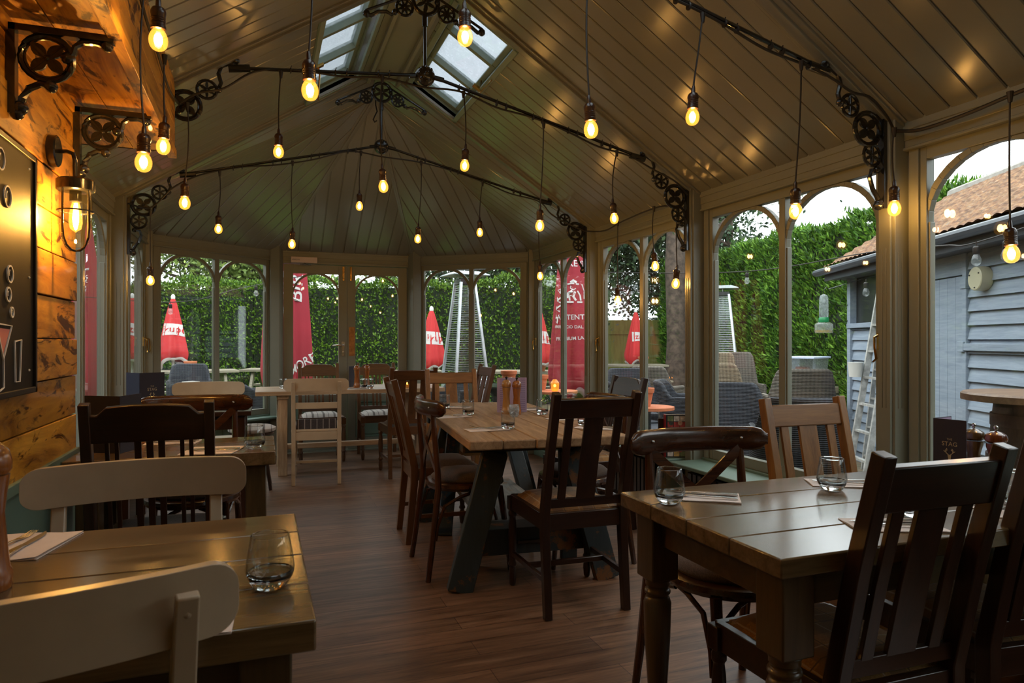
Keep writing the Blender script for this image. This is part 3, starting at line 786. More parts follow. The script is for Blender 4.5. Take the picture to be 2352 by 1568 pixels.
# ---------------------------------------------------------------- caged wall lantern
t = thing('wall_lantern', 'lit caged glass wall lantern with round black backplate on the timber wall', 'wall lamp', (XW, 2.81, 1.87))
m = MB(); m.lathe([(.052, 0), (.055, .004), (.055, .026), (.050, .030)], 28, RY(PI/2)); m.build('backplate', M_IRON, t)
m = MB(); m.tube([(.025, 0, 0), (.055, 0, .002), (.075, -.005, -.006), (.082, -.01, -.03), (.082, -.01, -.10)], .0075, 10); m.build('arm', M_IRON, t)
lx, ly, lz = .084, -.012, -.10
m = MB(); m.lathe([(.012, .012), (.055, .002), (.060, -.003), (.060, -.036), (.054, -.040)], 28, T(lx, ly, lz)); m.lathe([(.017, -.03), (.019, -.036), (.019, -.075), (.016, -.078)], 14, T(lx, ly, lz)); m.build('lamp_cap', M_IRON, t)
m = MB(); m.lathe([(.050, -.038), (.050, -.175), (.047, -.20), (.038, -.222), (.022, -.236), (.0001, -.241)], 26, T(lx, ly, lz)); m.build('lamp_glass', pane_mat('lantern_glass', (1, .96, .86), 1.5, emit=((1, .45, .05), .05)), t, smooth=180)
m = MB()
for k in range(4):
    a = PI/4+k*PI/2+.25; c, s_ = math.cos(a), math.sin(a)
    m.tube([(lx+.056*c, ly+.056*s_, lz-.03), (lx+.056*c, ly+.056*s_, lz-.17), (lx+.052*c, ly+.052*s_, lz-.205), (lx+.040*c, ly+.040*s_, lz-.232), (lx+.02*c, ly+.02*s_, lz-.247), (lx, ly, lz-.250)], .0035, 6)
m.tube([(lx+.056*math.cos(2*PI*i/24), ly+.056*math.sin(2*PI*i/24), lz-.110) for i in range(24)], .0028, 6, closed=True)
m.build('wire_cage', M_IRON, t)
m = MB(); m.lathe([(.012, -.078), (.017, -.10), (.021, -.125), (.022, -.15), (.018, -.172), (.0001, -.185)], 14, T(lx, ly, lz)); m.build('bulb', pane_mat('lantern_bulb', (1, .88, .62), 1.45, emit=((1, .5, .08), .9)), t, smooth=180)
m = MB(); m.ball((lx, ly, lz-.135), .010, 8, 6, 1, 1, 2.6); m.build('filament', emis('lantern_filament_light', (1, .55, .16), LAMP_W), t)

# ---------------------------------------------------------------- chalkboard
t = thing('chalkboard', 'black chalkboard with white chalk bubbles and drawn drinks on the timber wall', 'chalkboard', (XW+.004, 2.0, 1.05))
m = MB(); m.box(.0, .012, -.75, .575, 0, .725); m.build('board', M_BLACKB, t, bevel=.001)
m = MB()
for q in ((-.76, .59, -.012, .006), (-.76, .59, .722, .738)): m.box(0, .020, q[0], q[1], q[2], q[3])
m.box(0, .020, .574, .590, -.012, .738); m.box(0, .02, -.76, -.745, -.012, .738); m.build('frame', plain('black_frame', (.010, .008, .007), .4), t, bevel=.002)
m = MB()
def chalk_ring(y, z, ry, rz): m.tube([(.0135, y+ry*math.cos(2*PI*i/18), z+rz*math.sin(2*PI*i/18)) for i in range(18)], .0022, 4, closed=True); m.tube([(.0135, y+ry*.45*math.cos(a), z+rz*.5*math.sin(a)) for a in (1.8, 2.4, 3.0, 3.6)], .0018, 4)
for y, z, r in ((.335, .565, .030), (.355, .345, .024), (.342, .285, .020), (.372, .235, .014), (.28, .66, .03), (.1, .5, .04), (.2, .42, .03)): chalk_ring(y, z, r, r)
m.tube([(.0135, .395, .150), (.0135, .402, .03), (.0135, .440, .03), (.0135, .455, .155), (.0135, .395, .150)], .0022, 4)
m.tube([(.0135, .245, .20), (.0135, .30, .10), (.0135, .305, .02), (.0135, .27, .012)], .0022, 4); m.tube([(.0135, .30, .10), (.0135, .37, .195), (.0135, .25, .20)], .0022, 4)
for q in ((.530, .69), (.530, .35), (.530, .06)): m.ball((.013, q[0], q[1]), .004, 6, 4)
m.build('chalk_drawing', M_CHALK, t)
m = MB(); m.add([(.0128, .30, .11), (.0128, .357, .185), (.0128, .262, .188)], [(0, 1, 2)]); m.build('pink_chalk', plain('pink_chalk_paint', (.62, .22, .20), .8), t, smooth=0)

# ================================================================ CHAIRS (local: seat centre at origin, front towards +y)
def turned(m, x, y, z0, z1, r=.021):
    L = z1-z0
    prof = [(.010, 0), (.015, .01), (.019, .05), (.016, .085), (.013, .10), (.020, .108), (.020, .118), (.0145, .13), (.019, .20), (.021, .26), (.0175, .33), (.014, .36), (.020, .37), (.020, .385), (.0145, .40)]
    m.lathe([(q*r/.021, z0+zz*L/.47) for q, zz in prof], 14, T(x, y, 0))
    m.box(x-r, x+r, y-r, y+r, z0+.40*L/.47, z1)
def slat_chair(name, label, cushion, wd, loc, rz, W_=.42, D=.42, H=.98, SH=.46, slats=((-.115, .036), (0, .088), (.115, .036)), group=None, rail=.10, crest=False, seatsl=False, lean=.12):
    t = thing(name, label, 'chair', loc, rz, group); wz, wx = wd('z'), wd('x')
    hb, yb = W_/2-.018, -D/2+.018
    for s in (-1, 1):
        m = MB(); m.sweep([(s*hb, yb-.035, 0), (s*hb, yb, SH-.10), (s*hb, yb, SH), (s*hb, yb-lean*.45, SH+(H-SH)*.5), (s*hb, yb-lean, H)], [(.034, .036), (.036, .042), (.036, .044), (.035, .040), (.034, .036)], (1,0,0)); m.build('rear_leg', wz, t, bevel=.003)
        m = MB(); turned(m, s*(W_/2-.005), D/2-.02, 0, SH-.02, .022); m.build('front_leg', wz, t, bevel=.0025)
    m = MB()
    m.box(-hb, hb, yb-.012, yb+.012, SH-.085, SH-.012); m.box(-W_/2, W_/2, D/2-.032, D/2-.008, SH-.085, SH-.012); m.box(-W_/2+.02, W_/2-.02, yb, D/2-.02, SH-.05, SH-.03)
    for s in (-1, 1): m.sweep([(s*hb, yb, SH-.048), (s*(W_/2-.005), D/2-.02, SH-.048)], (.024, .073), (1,0,0))
    m.build('seat_frame', wx, t, bevel=.002)
    m = MB(); zz = .16
    for s in (-1, 1): m.sweep([(s*hb, yb-.02, zz), (s*(W_/2-.005), D/2-.02, zz)], (.018, .024), (1,0,0))
    m.box(-W_/2+.01, W_/2-.01, D/2-.032, D/2-.014, zz-.045, zz-.018) if False else m.box(-hb, hb, -.01, .01, zz-.012, zz+.012)
    m.build('stretcher', wx, t, bevel=.002)
    # cushion
    m = MB(); n = 9; vs = []; fs = []
    for i in range(n+1):
        for j in range(n+1):
            u, v = i/n*2-1, j/n*2-1; ww = (W_/2-.012)*(1-.07*(1-v)/2) if True else 0
            e = (1-abs(u)**6)*(1-abs(v)**6); vs.append((u*ww, v*(D/2-.028)+.006, SH-.014+.038*e**.45*(1-.25*(u*u+v*v)/2)))
    for i in range(n):
        for j in range(n): a = i*(n+1)+j; fs.append((a, a+n+1, a+n+2, a+1))
    m.add(vs, fs); b = len(m.v); m.box(-W_/2+.03, W_/2-.03, -D/2+.04, D/2-.03, SH-.03, SH-.008); m.build('seat_cushion', cushion, t, smooth=60)
    # back
    def py(z): q = (z-SH)/(H-SH); return yb-lean*q**1.15
    def crest_poly(n=16):
        w = hb-.010; P = [(-w, H-rail-.012)]+[(-w+2*w*i/n, H-rail-.012) for i in range(1, n+1)]
        if crest:
            P += [(w, H-.040), (w*.86, H-.042), (w*.70, H-.012), (w*.3, H-.006), (-w*.3, H-.006), (-w*.70, H-.012), (-w*.86, H-.042), (-w, H-.040)]
        else: P += [(w, H-.026), (-w, H-.026)]
        return P
    m = MB(); zc = H-rail/2; m.prism(crest_poly(), -.012, .012); yy = py(zc)
    th = math.atan2(py(H-.01)-py(H-rail), rail)
    ms = T(0, yy, zc) @ RX(-th*1.0) @ T(0, 0, -zc)
    m2 = MB(); m2.add(m.v, m.f, ms); m2.build('crest_rail', wx, t, bevel=.004)
    zlo = SH+.035 if not seatsl else SH+.09
    m = MB(); m.box(-hb, hb, py(zlo)-.009, py(zlo)+.009, zlo-.022, zlo+.018); m.build('lower_rail', wx, t, bevel=.002)
    for x, w in slats:
        m = MB(); m.sweep([(x, py(zlo), zlo), (x, py((zlo+H-rail)/2), (zlo+H-rail)/2), (x, py(H-rail), H-rail+.004)], (w, .012), (1,0,0)); m.build('back_slat', wz, t, bevel=.0015)
    return t
SPIN = ((-.145, .014), (-.050, .018), (0, .026), (.050, .018), (.145, .014), (-.110, .012), (.110, .012))
SPIN = ((-.135, .014), (-.105, .014), (-.038, .022), (0, .022), (.038, .022), (.105, .014), (.135, .014))

def cross_chair(label, loc, rz, H=.90, SH=.47, group=None):
    t = thing('cross_back_chair', label, 'chair', loc, rz, group); wx = M_BENT('x'); wz = M_BENT('z')
    R_ = .205; n = 28
    # bowed thick top rail
    pts = []; sec = []; w = .268
    for i in range(17):
        q = math.sin((i/16*2-1)*PI/2); pts.append((q*w, -.245+.075*(abs(q)**2.1), H-.043))
        tq = max(0, (abs(q)-.84)/.16); e = math.sqrt(max(0, 1-tq*tq))
        sec.append((.034*max(e, .30), .086*max(e, .45)))
    m = MB(); P3 = [Vector(p) for p in pts]; vs = []; fs = []; k = 12
    for i, p in enumerate(P3):
        t_ = (P3[min(i+1, 16)]-P3[max(i-1, 0)]).normalized(); nr = Vector((-t_.y, t_.x, 0)); a_, b_ = sec[i]
        for j in range(k):
            a = 2*PI*j/k; ca, sa = math.cos(a), math.sin(a)
            vs.append(p+nr*(math.copysign(abs(ca)**.75, ca)*a_/2)+Vector((0, 0, math.copysign(abs(sa)**.75, sa)*b_/2)))
    for i in range(16):
        for j in range(k): j2 = (j+1) % k; fs.append((i*k+j, i*k+j2, (i+1)*k+j2, (i+1)*k+j))
    fs += [tuple(range(k))[::-1], tuple(16*k+j for j in range(k))]
    m.add(vs, fs); m.build('top_rail', wx, t, smooth=60)
    m = MB()
    for s in (-1, 1):
        for yy in (-.250+.030-.018, -.250+.030+.022): m.ball((s*.175, yy+.005, H-.040), .006, 8, 6)
    m.build('rail_screw', M_STEEL, t)
    for s in (-1, 1):
        m = MB(); m.tube([(s*.215, -.245, 0), (s*.205, -.225, .15), (s*.192, -.188, SH-.02), (s*.185, -.188, SH+.06), (s*.183, -.205, SH+.25), (s*.180, -.215, H-.05)], [.014, .016, .017, .016, .015, .013], 10); m.build('rear_leg', wz, t)
        m = MB(); m.tube([(s*.165, .205, 0), (s*.160, .185, .2), (s*.150, .150, SH-.03)], [.013, .015, .018], 10); m.build('front_leg', wz, t)
        m = MB(); A = Vector((s*.178, -.205, H-.075)); B = Vector((-s*.178, -.188, SH+.045)); mid_ = (A+B)/2+Vector((0, -.012+s*.004, 0))
        m.sweep([A, mid_, B], (.036, .008), (1, 0, -.0)); m.build('cross_strap', wx, t)
        m = MB()
        for a0, a1 in (((s*.150, .178, .20), (s*.04, .150, SH-.045)), ((s*.155, .14, .20), (s*.186, -.02, SH-.04)), ((s*.205, -.205, .20), (s*.186, -.02, SH-.05))):
            a0 = Vector(a0); a1 = Vector(a1); c = Vector((a0.x*.98+a1.x*.02, a0.y*.85+a1.y*.15, a1.z-.04))
            m.tube([a0, a0*.6+c*.4, c*.75+a0*.1+a1*.15, c*.35+a1*.65, a1], .009, 7)
        m.build('curved_brace', wz, t)
    m = MB(); m.lathe([(R_*.7, SH-.042), (R_, SH-.038), (R_+.012, SH-.022), (R_+.008, SH-.006), (R_-.02, SH), (.001, SH)], 32, sx=1, sy=.98); m.build('seat', wx, t)
    m = MB(); m.lathe([(R_-.030, SH-.004), (R_-.018, SH+.012), (R_-.045, SH+.034), (R_*.5, SH+.046), (.0001, SH+.048)], 32, sx=1, sy=.96); m.build('seat_cushion', F_BROWN, t, smooth=180)
    return t

def kitchen_chair(label, loc, rz, H=.89, SH=.46, cush=None, mid=True, group=None):
    t = thing('cream_kitchen_chair', label, 'chair', loc, rz, group); wm = M_CREAM
    W_, D = .40, .40; hb = .185; yb = -.19
    py = lambda z: yb-.10*max(0, (z-SH)/(H-SH))
    for s in (-1, 1):
        m = MB(); m.sweep([(s*hb, yb-.045, 0), (s*hb, yb, SH-.12), (s*hb, yb, SH), (s*hb, py(H-.1), H-.10), (s*hb, py(H)-.004, H-.028)], [(.030, .034), (.034, .038), (.034, .038), (.032, .026), (.030, .016)], (1,0,0)); m.build('rear_leg', wm, t, bevel=.003)
        m = MB(); turned(m, s*.190, .175, 0, SH-.02, .022); m.build('front_leg', wm, t, bevel=.003)
    # wide bowed crest with round ends, fixed on the front of the posts
    m = MB(); n = 40; w = .262; hh = .052; vs = []; fs = []
    for i in range(n+1):
        q = math.sin((i/n*2-1)*PI/2); tq = max(0, (abs(q)-.84)/.16); e = 1-.72*(1-math.sqrt(max(0, 1-tq*tq))); yy = py(H-.05)+.022+.040*(q*q)-.016
        for a, b in ((-1, -1), (1, -1), (1, 1), (-1, 1)): vs.append((q*w, yy+a*.0105, H-.058+b*hh*max(e, .1)+.004*(1-q*q)))
    for i in range(n):
        for j in range(4): j2 = (j+1) % 4; fs.append((i*4+j, i*4+j2, i*4+4+j2, i*4+4+j))
    fs += [(0, 3, 2, 1), (n*4, n*4+1, n*4+2, n*4+3)]
    m.add(vs, fs); m.build('crest_rail', wm, t, bevel=.004)
    if mid:
        m = MB(); m.sweep([(-hb, py(.66), .665), (0, py(.66)-.012, .665), (hb, py(.66), .665)], (.014, .052), (0,1,0)); m.build('middle_rail', wm, t, bevel=.002)
    m = MB(); m.box(-hb, hb, yb-.010, yb+.012, SH-.09, SH-.02); m.box(-.19, .19, .165, .185, SH-.08, SH-.02)
    for s in (-1, 1): m.sweep([(s*hb, yb, SH-.05), (s*.19, .175, SH-.05)], (.02, .055), (1,0,0))
    m.build('seat_frame', wm, t, bevel=.002)
    m = MB(); m.sweep([(-hb, -.01, .16), (hb, -.01, .16)], (.018, .024), (0,1,0))
    for s in (-1, 1): m.sweep([(s*hb, yb-.02, .16), (s*.19, .175, .16)], (.018, .022), (1,0,0))
    m.build('stretcher', wm, t, bevel=.002)
    m = MB(); m.box(-.205, .205, -.20, .205, SH-.02, SH+.002); m.build('seat', wm, t, bevel=.006)
    if cush:
        m = MB(); m.box(-.19, .19, -.17, .19, SH+.003, SH+.03); m.build('seat_pad', cush, t, bevel=.01)
        m = MB(); m.box(-.165, .165, yb+.014, yb+.03, SH-.0, SH+.085); m.build('patterned_flap', F_DIAM, t, bevel=.004)
    m = MB()
    for s in (-1, 1): m.ball((s*hb, py(H-.055)-.012, H-.055), .007, 8, 6)
    m.build('screw_cap', wm, t)
    return t

CH = 'chairs at the '
kitchen_chair('cream painted kitchen chair in the left foreground, seen from behind', (-.342, 1.262, 0), R(13.5), .885)
kitchen_chair('cream painted chair across the nearest left table, its wide rail facing the camera', (-.285, 1.80, 0), R(184), .885)
slat_chair('spindle_back_chair', 'dark stained chair with notched crest, back to back with a cream chair', F_BROWN, M_DARK, (-.375, 3.02, 0), 0, .43, .42, .985, slats=SPIN, crest=True, rail=.13)
cross_chair('cross-back bentwood chair behind the second left table, facing the camera', (-.31, 3.63, 0), R(180), .925)
kitchen_chair('cream painted chair in front of the far left window, behind a cross-back chair', (-.385, 5.62, 0), R(180), .885)
kitchen_chair('cream painted ladder-back chair on the near side of the far table, patterned pad', (.455, 6.16, 0), R(-5), .895, cush=F_STRIPE)
slat_chair('spindle_back_chair', 'dark chair with notched crest behind the far table, left of the pepper mills', F_STRIPE, lambda a: M_OAKD(a), (.57, 7.19, 0), R(180), .42, .42, .965, slats=SPIN, crest=True, rail=.12, group='striped-seat chairs behind the far table')
slat_chair('spindle_back_chair', 'dark chair with notched crest behind the far table, right of the pepper mills', F_STRIPE, lambda a: M_OAKD(a), (1.17, 7.19, 0), R(180), .42, .42, .965, slats=SPIN, crest=True, rail=.12, group='striped-seat chairs behind the far table')
slat_chair('slat_back_chair', 'tall brown chair seen from behind at the near side of the far table', F_BROWN, M_OAKD, (1.25, 6.20, 0), 0, .42, .44, .975, slats=((-.10, .07), (0, .07), (.10, .07)))
slat_chair('slat_back_chair', 'honey oak slat-back chair at the far end of the plank-topped table', F_BROWN, M_OAK, (1.385, 4.93, 0), R(176), .41, .42, .98)
slat_chair('slat_back_chair', 'dark oak chair turned sideways at the right end of the far table', F_STRIPE, M_OAKD, (1.78, 6.38, 0), R(92), .42, .42, .975)
slat_chair('slat_back_chair', 'brown high-back chair on the left of the plank-topped table, behind a cross-back chair', F_BROWN, M_OAKD, (1.05, 4.17, 0), R(-92), .38, .42, .975)
cross_chair('cross-back bentwood chair tucked into the left side of the plank-topped table', (1.03, 3.55, 0), R(-91), .905)
slat_chair('slat_back_chair', 'dark slat-back chair with mustard tartan seat at the near end of the plank-topped table', F_PLAID, M_DARK, (1.355, 2.945, 0), R(-2), .41, .45, .985, lean=.14)
slat_chair('spindle_back_chair', 'dark notched chair by the right window, beyond the plank-topped table', F_PLAID, M_DARK, (2.00, 4.02, 0), R(90), .42, .43, .965, slats=SPIN, crest=True, rail=.12)
cross_chair('cross-back chair on the right of the plank-topped table, hidden by the tartan chair', (1.655, 3.46, 0), R(88), .90)
cross_chair('cross-back bentwood chair with brown cushion at the left far corner of the right table', (1.425, 1.83, 0), R(176), .895)
slat_chair('slat_back_chair', 'honey oak slat-back chair on the window side of the right table', F_LEATH, M_OAK, (2.040, 1.88, 0), R(180), .41, .42, .975, lean=.10)
slat_chair('slat_back_chair', 'very dark slat-back chair in the right foreground, seen from behind', F_PLAID, M_DARK, (1.336, 1.335, 0), R(-1), .375, .43, .977, rail=.115, lean=.125, slats=((-.098, .034), (0, .084), (.098, .034)))
slat_chair('slat_back_chair', 'dark chair cut off by the right edge of the photo', F_PLAID, M_DARK, (1.88, 1.35, 0), R(-6), .40, .43, .985, rail=.115, lean=.125)
t = thing('round_stool', 'dark stool with striped round cushion left of the far table', 'stool', (-.07, 5.98, 0))
m = MB(); m.lathe([(.15, .44), (.17, .445), (.17, .46), (.001, .462)], 24); m.build('seat', M_DARK('x'), t)
m = MB(); m.lathe([(.165, .463), (.185, .475), (.185, .495), (.15, .512), (.0001, .52)], 28); m.build('seat_cushion', F_STRIPE, t, smooth=60)
for k in range(4):
    a = PI/4+k*PI/2; m = MB(); m.tube([(.11*math.cos(a), .11*math.sin(a), .445), (.20*math.cos(a), .20*math.sin(a), 0)], [.016, .013], 10); m.build('leg', M_DARK('z'), t)
m = MB(); m.tube([(.165*math.cos(2*PI*i/4+PI/4), .165*math.sin(2*PI*i/4+PI/4), .18) for i in range(4)], .009, 6, closed=True); m.build('stretcher', M_DARK('x'), t)

# ================================================================ TABLES
def plank_table(label, x0, x1, y0, y1, top, legm, th=.042, planks=4, leg='square', lw=.075, H=.76, apron=.09, inset=.035, ends=False):
    cx, cy_ = (x0+x1)/2, (y0+y1)/2; W_, D = x1-x0, y1-y0
    t = thing('dining_table', label, 'table', (cx, cy_, 0))
    m = MB()
    for k in range(planks): m.box(-W_/2, W_/2, -D/2+D*k/planks+.0008, -D/2+D*(k+1)/planks-.0008, H-th, H)
    m.build('table_top', top, t, bevel=.004 if not ends else .007)
    m = MB(); a, b = W_/2-inset-lw/2, D/2-inset-lw/2
    m.box(-a, a, -b-.012, -b+.012, H-th-apron, H-th); m.box(-a, a, b-.012, b+.012, H-th-apron, H-th); m.box(-a-.012, -a+.012, -b, b, H-th-apron, H-th); m.box(a-.012, a+.012, -b, b, H-th-apron, H-th)
    m.build('apron', legm('x'), t, bevel=.002)
    for sx in (-1, 1):
        for sy in (-1, 1):
            m = MB()
            if leg == 'square': m.box(sx*a-lw/2, sx*a+lw/2, sy*b-lw/2, sy*b+lw/2, 0, H-th)
            else:
                m.box(sx*a-lw/2, sx*a+lw/2, sy*b-lw/2, sy*b+lw/2, H-th-.19, H-th)
                zt = H-th-.19; r = lw/2
                m.lathe([(r*.45, 0), (r*.62, .03), (r*.50, .06), (r*.62, .20), (r*.86, .36), (r*.92, zt-.07), (r*.80, zt-.055), (r*.68, zt-.05), (r*.88, zt-.042), (r*.88, zt-.034), (r*.66, zt-.028), (r*.80, zt-.020), (r*.80, zt-.010), (r*.95, zt)], 22, T(sx*a, sy*b, 0))
            m.build('leg', legm('z'), t, bevel=.004)
    return t
plank_table('brown waxed plank table in the right foreground with turned legs, laid for four', .985, 2.44, 1.105, 1.765, M_PINE('x'), M_LEGS, planks=4, leg='turned', lw=.085)
plank_table('brown waxed plank table in the left foreground, glass on its right corner', -.655, .082, 1.12, 1.835, M_PINE('x'), M_LEGS, planks=4, th=.05, lw=.08)
plank_table('square waxed table against the timber wall, behind the notched dark chair', -.685, .055, 2.905, 3.385, M_PINE('y'), M_LEGS, planks=3, th=.055, lw=.08)
plank_table('dark polished table against the far left window, menu card standing on it', -.85, -.06, 4.64, 5.42, M_DARK('x'), M_DARK, planks=4, th=.03, lw=.06)
# far table with pine top on twin square posts and a foot rail
t = thing('dining_table', 'long far table with pale scrubbed top on square legs in front of the end doors', 'table', (.80, 6.70, 0))
m = MB()
for k in range(5): m.box(-.85, .85, -.36+.144*k+.001, -.36+.144*(k+1)-.001, .722, .76)
m.build('table_top', M_FARP('x'), t, bevel=.004)
for sx in (-1, 1):
    for sy in (-1, 1):
        m = MB(); m.box(sx*.62-.04, sx*.62+.04, sy*.26-.035, sy*.26+.035, 0, .70); m.build('leg', M_FARP('z'), t, bevel=.004)
    m = MB(); m.box(sx*.62-.05, sx*.62+.05, -.31, .31, .685, .722); m.build('cross_bearer', M_FARP('y'), t, bevel=.004)
    m = MB(); m.box(sx*.62-.03, sx*.62+.03, -.24, .24, .19, .25); m.build('end_stretcher', M_FARP('y'), t, bevel=.003)
m = MB(); m.box(-.60, .60, -.035, .035, .20, .245); m.build('foot_rail', M_FARP('x'), t, bevel=.003)
# rustic table on painted trestles
t = thing('trestle_table', 'rustic plank-topped table on grey-blue painted trestles in the middle of the room', 'table', (1.335, 3.80, 0), R(-5.5))
m = MB()
for k in range(5):
    a = -.385+.154*k; e0 = -.955+.006*math.sin(k*2.3); e1 = .955+.02*math.sin(k*1.7); m.box(a+.0012, a+.154-.0012, e0, e1, .716, .76-.0015*(k % 2))
m.build('table_top', M_RUST('y'), t, bevel=.006)
m = MB()
for yy in (-.62, .62): m = MB(); m.box(-.36, .36, yy-.045, yy+.045, .66, .716); m.build('bearer', M_TREST, t, bevel=.004)
for yy, s in ((-.66, -1), (.62, 1)):
    for sx in (-1, 1):
        m = MB(); m.sweep([(sx*.20, yy, .66), (sx*.38, yy+s*.02, 0)], (.125, .05), (1,0,0)); m.build('leg', M_TREST, t, bevel=.005)
        m = MB(); m.sweep([(sx*.18, yy-s*.02, .66), (sx*.30, yy-s*.34, 0)], (.09, .04), (1,0,0)); m.build('strut', M_TREST, t, bevel=.004)
m = MB(); m.box(-.33, .33, -.62, -.46, .14, .27); m.build('drawer_box', M_TREST, t, bevel=.004)
m = MB(); m.box(-.08, .08, -.640, -.622, .195, .212); m.build('drawer_handle', M_IRON, t, bevel=.003)
m = MB(); m.box(-.20, .20, -.46, .62, .235, .265); m.build('lower_shelf', wood('worn_grey_plank', (.10, .10, .095), (.30, .27, .23), 'y', .5, 0, wear=(.20, .09, .03)), t, bevel=.003)

# radiators under the right windows
for k, (a, b) in enumerate(((.95, 2.15), (2.48, 3.68), (4.05, 5.2))):
    t = thing('radiator', ['black ribbed radiator under the nearest right window', 'black ribbed radiator under the middle right window sill', 'black ribbed radiator under the far right window sill'][k], 'radiator', (2.58, (a+b)/2, 0), 0, 'radiators under the right windows')
    m = MB(); n = int((b-a)/.05)
    for i in range(n): y = -(b-a)/2+(i+.5)*(b-a)/n; m.box(-.045, .045, y-.018, y+.018, .07, .37)
    m.box(-.02, .02, -(b-a)/2, (b-a)/2, .10, .13); m.box(-.02, .02, -(b-a)/2, (b-a)/2, .31, .34)
    for i in range(4): m.box(-.05, .05, -(b-a)/2+.01, (b-a)/2-.01, .372, .376) if i == 0 else m.tube([(-.035+.022*i, -(b-a)/2, .378), (-.035+.022*i, (b-a)/2, .378)], .004, 5)
    for yy in (-(b-a)/2+.06, (b-a)/2-.06): m.box(-.03, .03, yy-.015, yy+.015, 0, .1)
    m.build('radiator_ribs', M_IRON, t, bevel=.006)

# ================================================================ TABLE SETTINGS
M_GLASS = pane_mat('drinking_glass', (.98, .99, .985), 1.75, edge=(.72, .74, .73))
def solid_glass():
    m, N, L, B = nodes('solid_glass'); B.inputs['Transmission Weight'].default_value = 1; B.inputs['Roughness'].default_value = 0; B.inputs['IOR'].default_value = 1.45
    B.inputs['Base Color'].default_value = (.97, .985, .98, 1); return m
M_SGLASS = solid_glass()
TOP = .76
def wine_tumbler(label, x, y, s=1.0, tall=False, z=TOP+.0005, grp=None):
    t = thing('drinking_glass', label, 'glass', (x, y, z), 0, grp)
    if not tall: outer = [(.0255, .0), (.030, .004), (.0375, .016), (.0415, .026), (.0425, .034), (.0405, .050), (.0365, .073), (.0330, .093)]
    else: outer = [(.026, 0), (.031, .003), (.0345, .012), (.0355, .03), (.0362, .055), (.0355, .075), (.0345, .088)]
    m = MB()
    prof = [(r*s, q*s) for r, q in outer]; inner = [((r-.0014)*s, q*s) for r, q in outer[::-1] if q > .024]
    m.lathe([q for q in prof if q[1] > .024*s]+[(prof[-1][0]-.0005, prof[-1][1]+.0005)]+inner, 36)
    m.build('bowl', M_GLASS, t, smooth=60)
    m = MB(); rr, zz = prof[-1]; m.tube([((rr-.0006)*math.cos(2*PI*i/32), (rr-.0006)*math.sin(2*PI*i/32), zz) for i in range(32)], .0011, 6, closed=True); m.build('rim', M_SGLASS, t)
    m = MB(); m.lathe([q for q in prof if q[1] < .031*s]+[(prof[-1][0]*.3+.0275*s if not tall else .0335*s, .0305*s if not tall else .0285*s), (.034*s if not tall else .029*s, .021*s), (.020*s, .0155*s), (.001, .0140*s)], 36); m.build('thick_base', M_SGLASS, t, smooth=50)
    return t
def place(label_t, x, y, rz, kind='folded', z=TOP+.0008, knife=True, lift=False):
    """paper napkin with a knife and fork laid on it; each its own thing"""
    n = thing('napkin', 'white paper napkin '+label_t, 'napkin', (x, y, z), rz, 'folded napkins')
    m = MB(); w, l = (.058, .105) if kind != 'open' else (.09, .10)
    vs = []; fs = []; k = 8
    for i in range(k+1):
        for j in range(k+1): u, v = i/k*2-1, j/k*2-1; vs.append((u*w, v*l, .0026+.0012*math.sin(u*3+v*2)+(.006*max(0, u-.5) if kind == 'open' else 0)))
    for i in range(k):
        for j in range(k): a = i*(k+1)+j; fs.append((a, a+k+1, a+k+2, a+1))
    m.add(vs, fs); m.box(-w, w, -l, l, 0, .0014); m.build('paper', M_NAPKIN, n, smooth=60)
    M0 = T(x, y, z+.0048) @ RZ(rz)
    kn = empty('table_knife'); kn.matrix_world = M0 @ T(.020, 0, 0) @ RZ(.05); tag(kn, 'steel knife '+label_t, 'knife', 'table knives')
    m = MB(); m.sweep([(0, -.100, .002), (0, -.06, .003), (0, -.012, .002)], [(.017, .0045), (.015, .0055), (.010, .0045)], (1,0,0)); m.build('handle', M_STEEL, kn, bevel=.001)
    m = MB(); m.prism([(-.005, 0), (.007, 0), (.010, .05), (.007, .085), (-.004, .108), (-.006, .06)], -.0006, .0006, RX(-PI/2) @ Matrix.Identity(4)); 
    m.v = [(a, b-.012, c+.0022) if False else (a, -b if False else b, c) for a, b, c in m.v]
    m2 = MB(); m2.add([(p[0], q, .0022+d) for d in (-.0006, .0006) for p, q in (((-.005,), -.012), ((.007,), -.012), ((.010,), .04), ((.007,), .075), ((-.004,), .100), ((-.006,), .05))], [(0,1,2,3,4,5), (11,10,9,8,7,6)]+[(i, (i+1) % 6, 6+(i+1) % 6, 6+i) for i in range(6)]); m2.build('blade', M_STEEL, kn)
    fk = empty('table_fork'); fk.matrix_world = M0 @ T(-.018, 0, 0) @ RZ(-.07) @ (RX(.16) if lift else Matrix.Identity(4)); tag(fk, 'steel fork '+label_t, 'fork', 'table forks')
    m = MB(); m.sweep([(0, -.098, .002), (0, -.06, .0035), (0, .02, .0030), (0, .038, .0018)], [(.014, .003), (.011, .004), (.0055, .004), (.010, .0025)], (1,0,0)); m.build('handle', M_STEEL, fk, bevel=.001)
    m = MB(); m.sweep([(0, .036, .0018), (0, .050, .001)], [(.010, .0022), (.020, .002)], (1,0,0))
    for q in (-.0075, -.0025, .0025, .0075): m.tube([(q, .050, .001), (q, .070, .0022), (q*1.05, .096, .006)], [.0014, .0013, .0008], 5)
    m.build('tines', M_STEEL, fk)
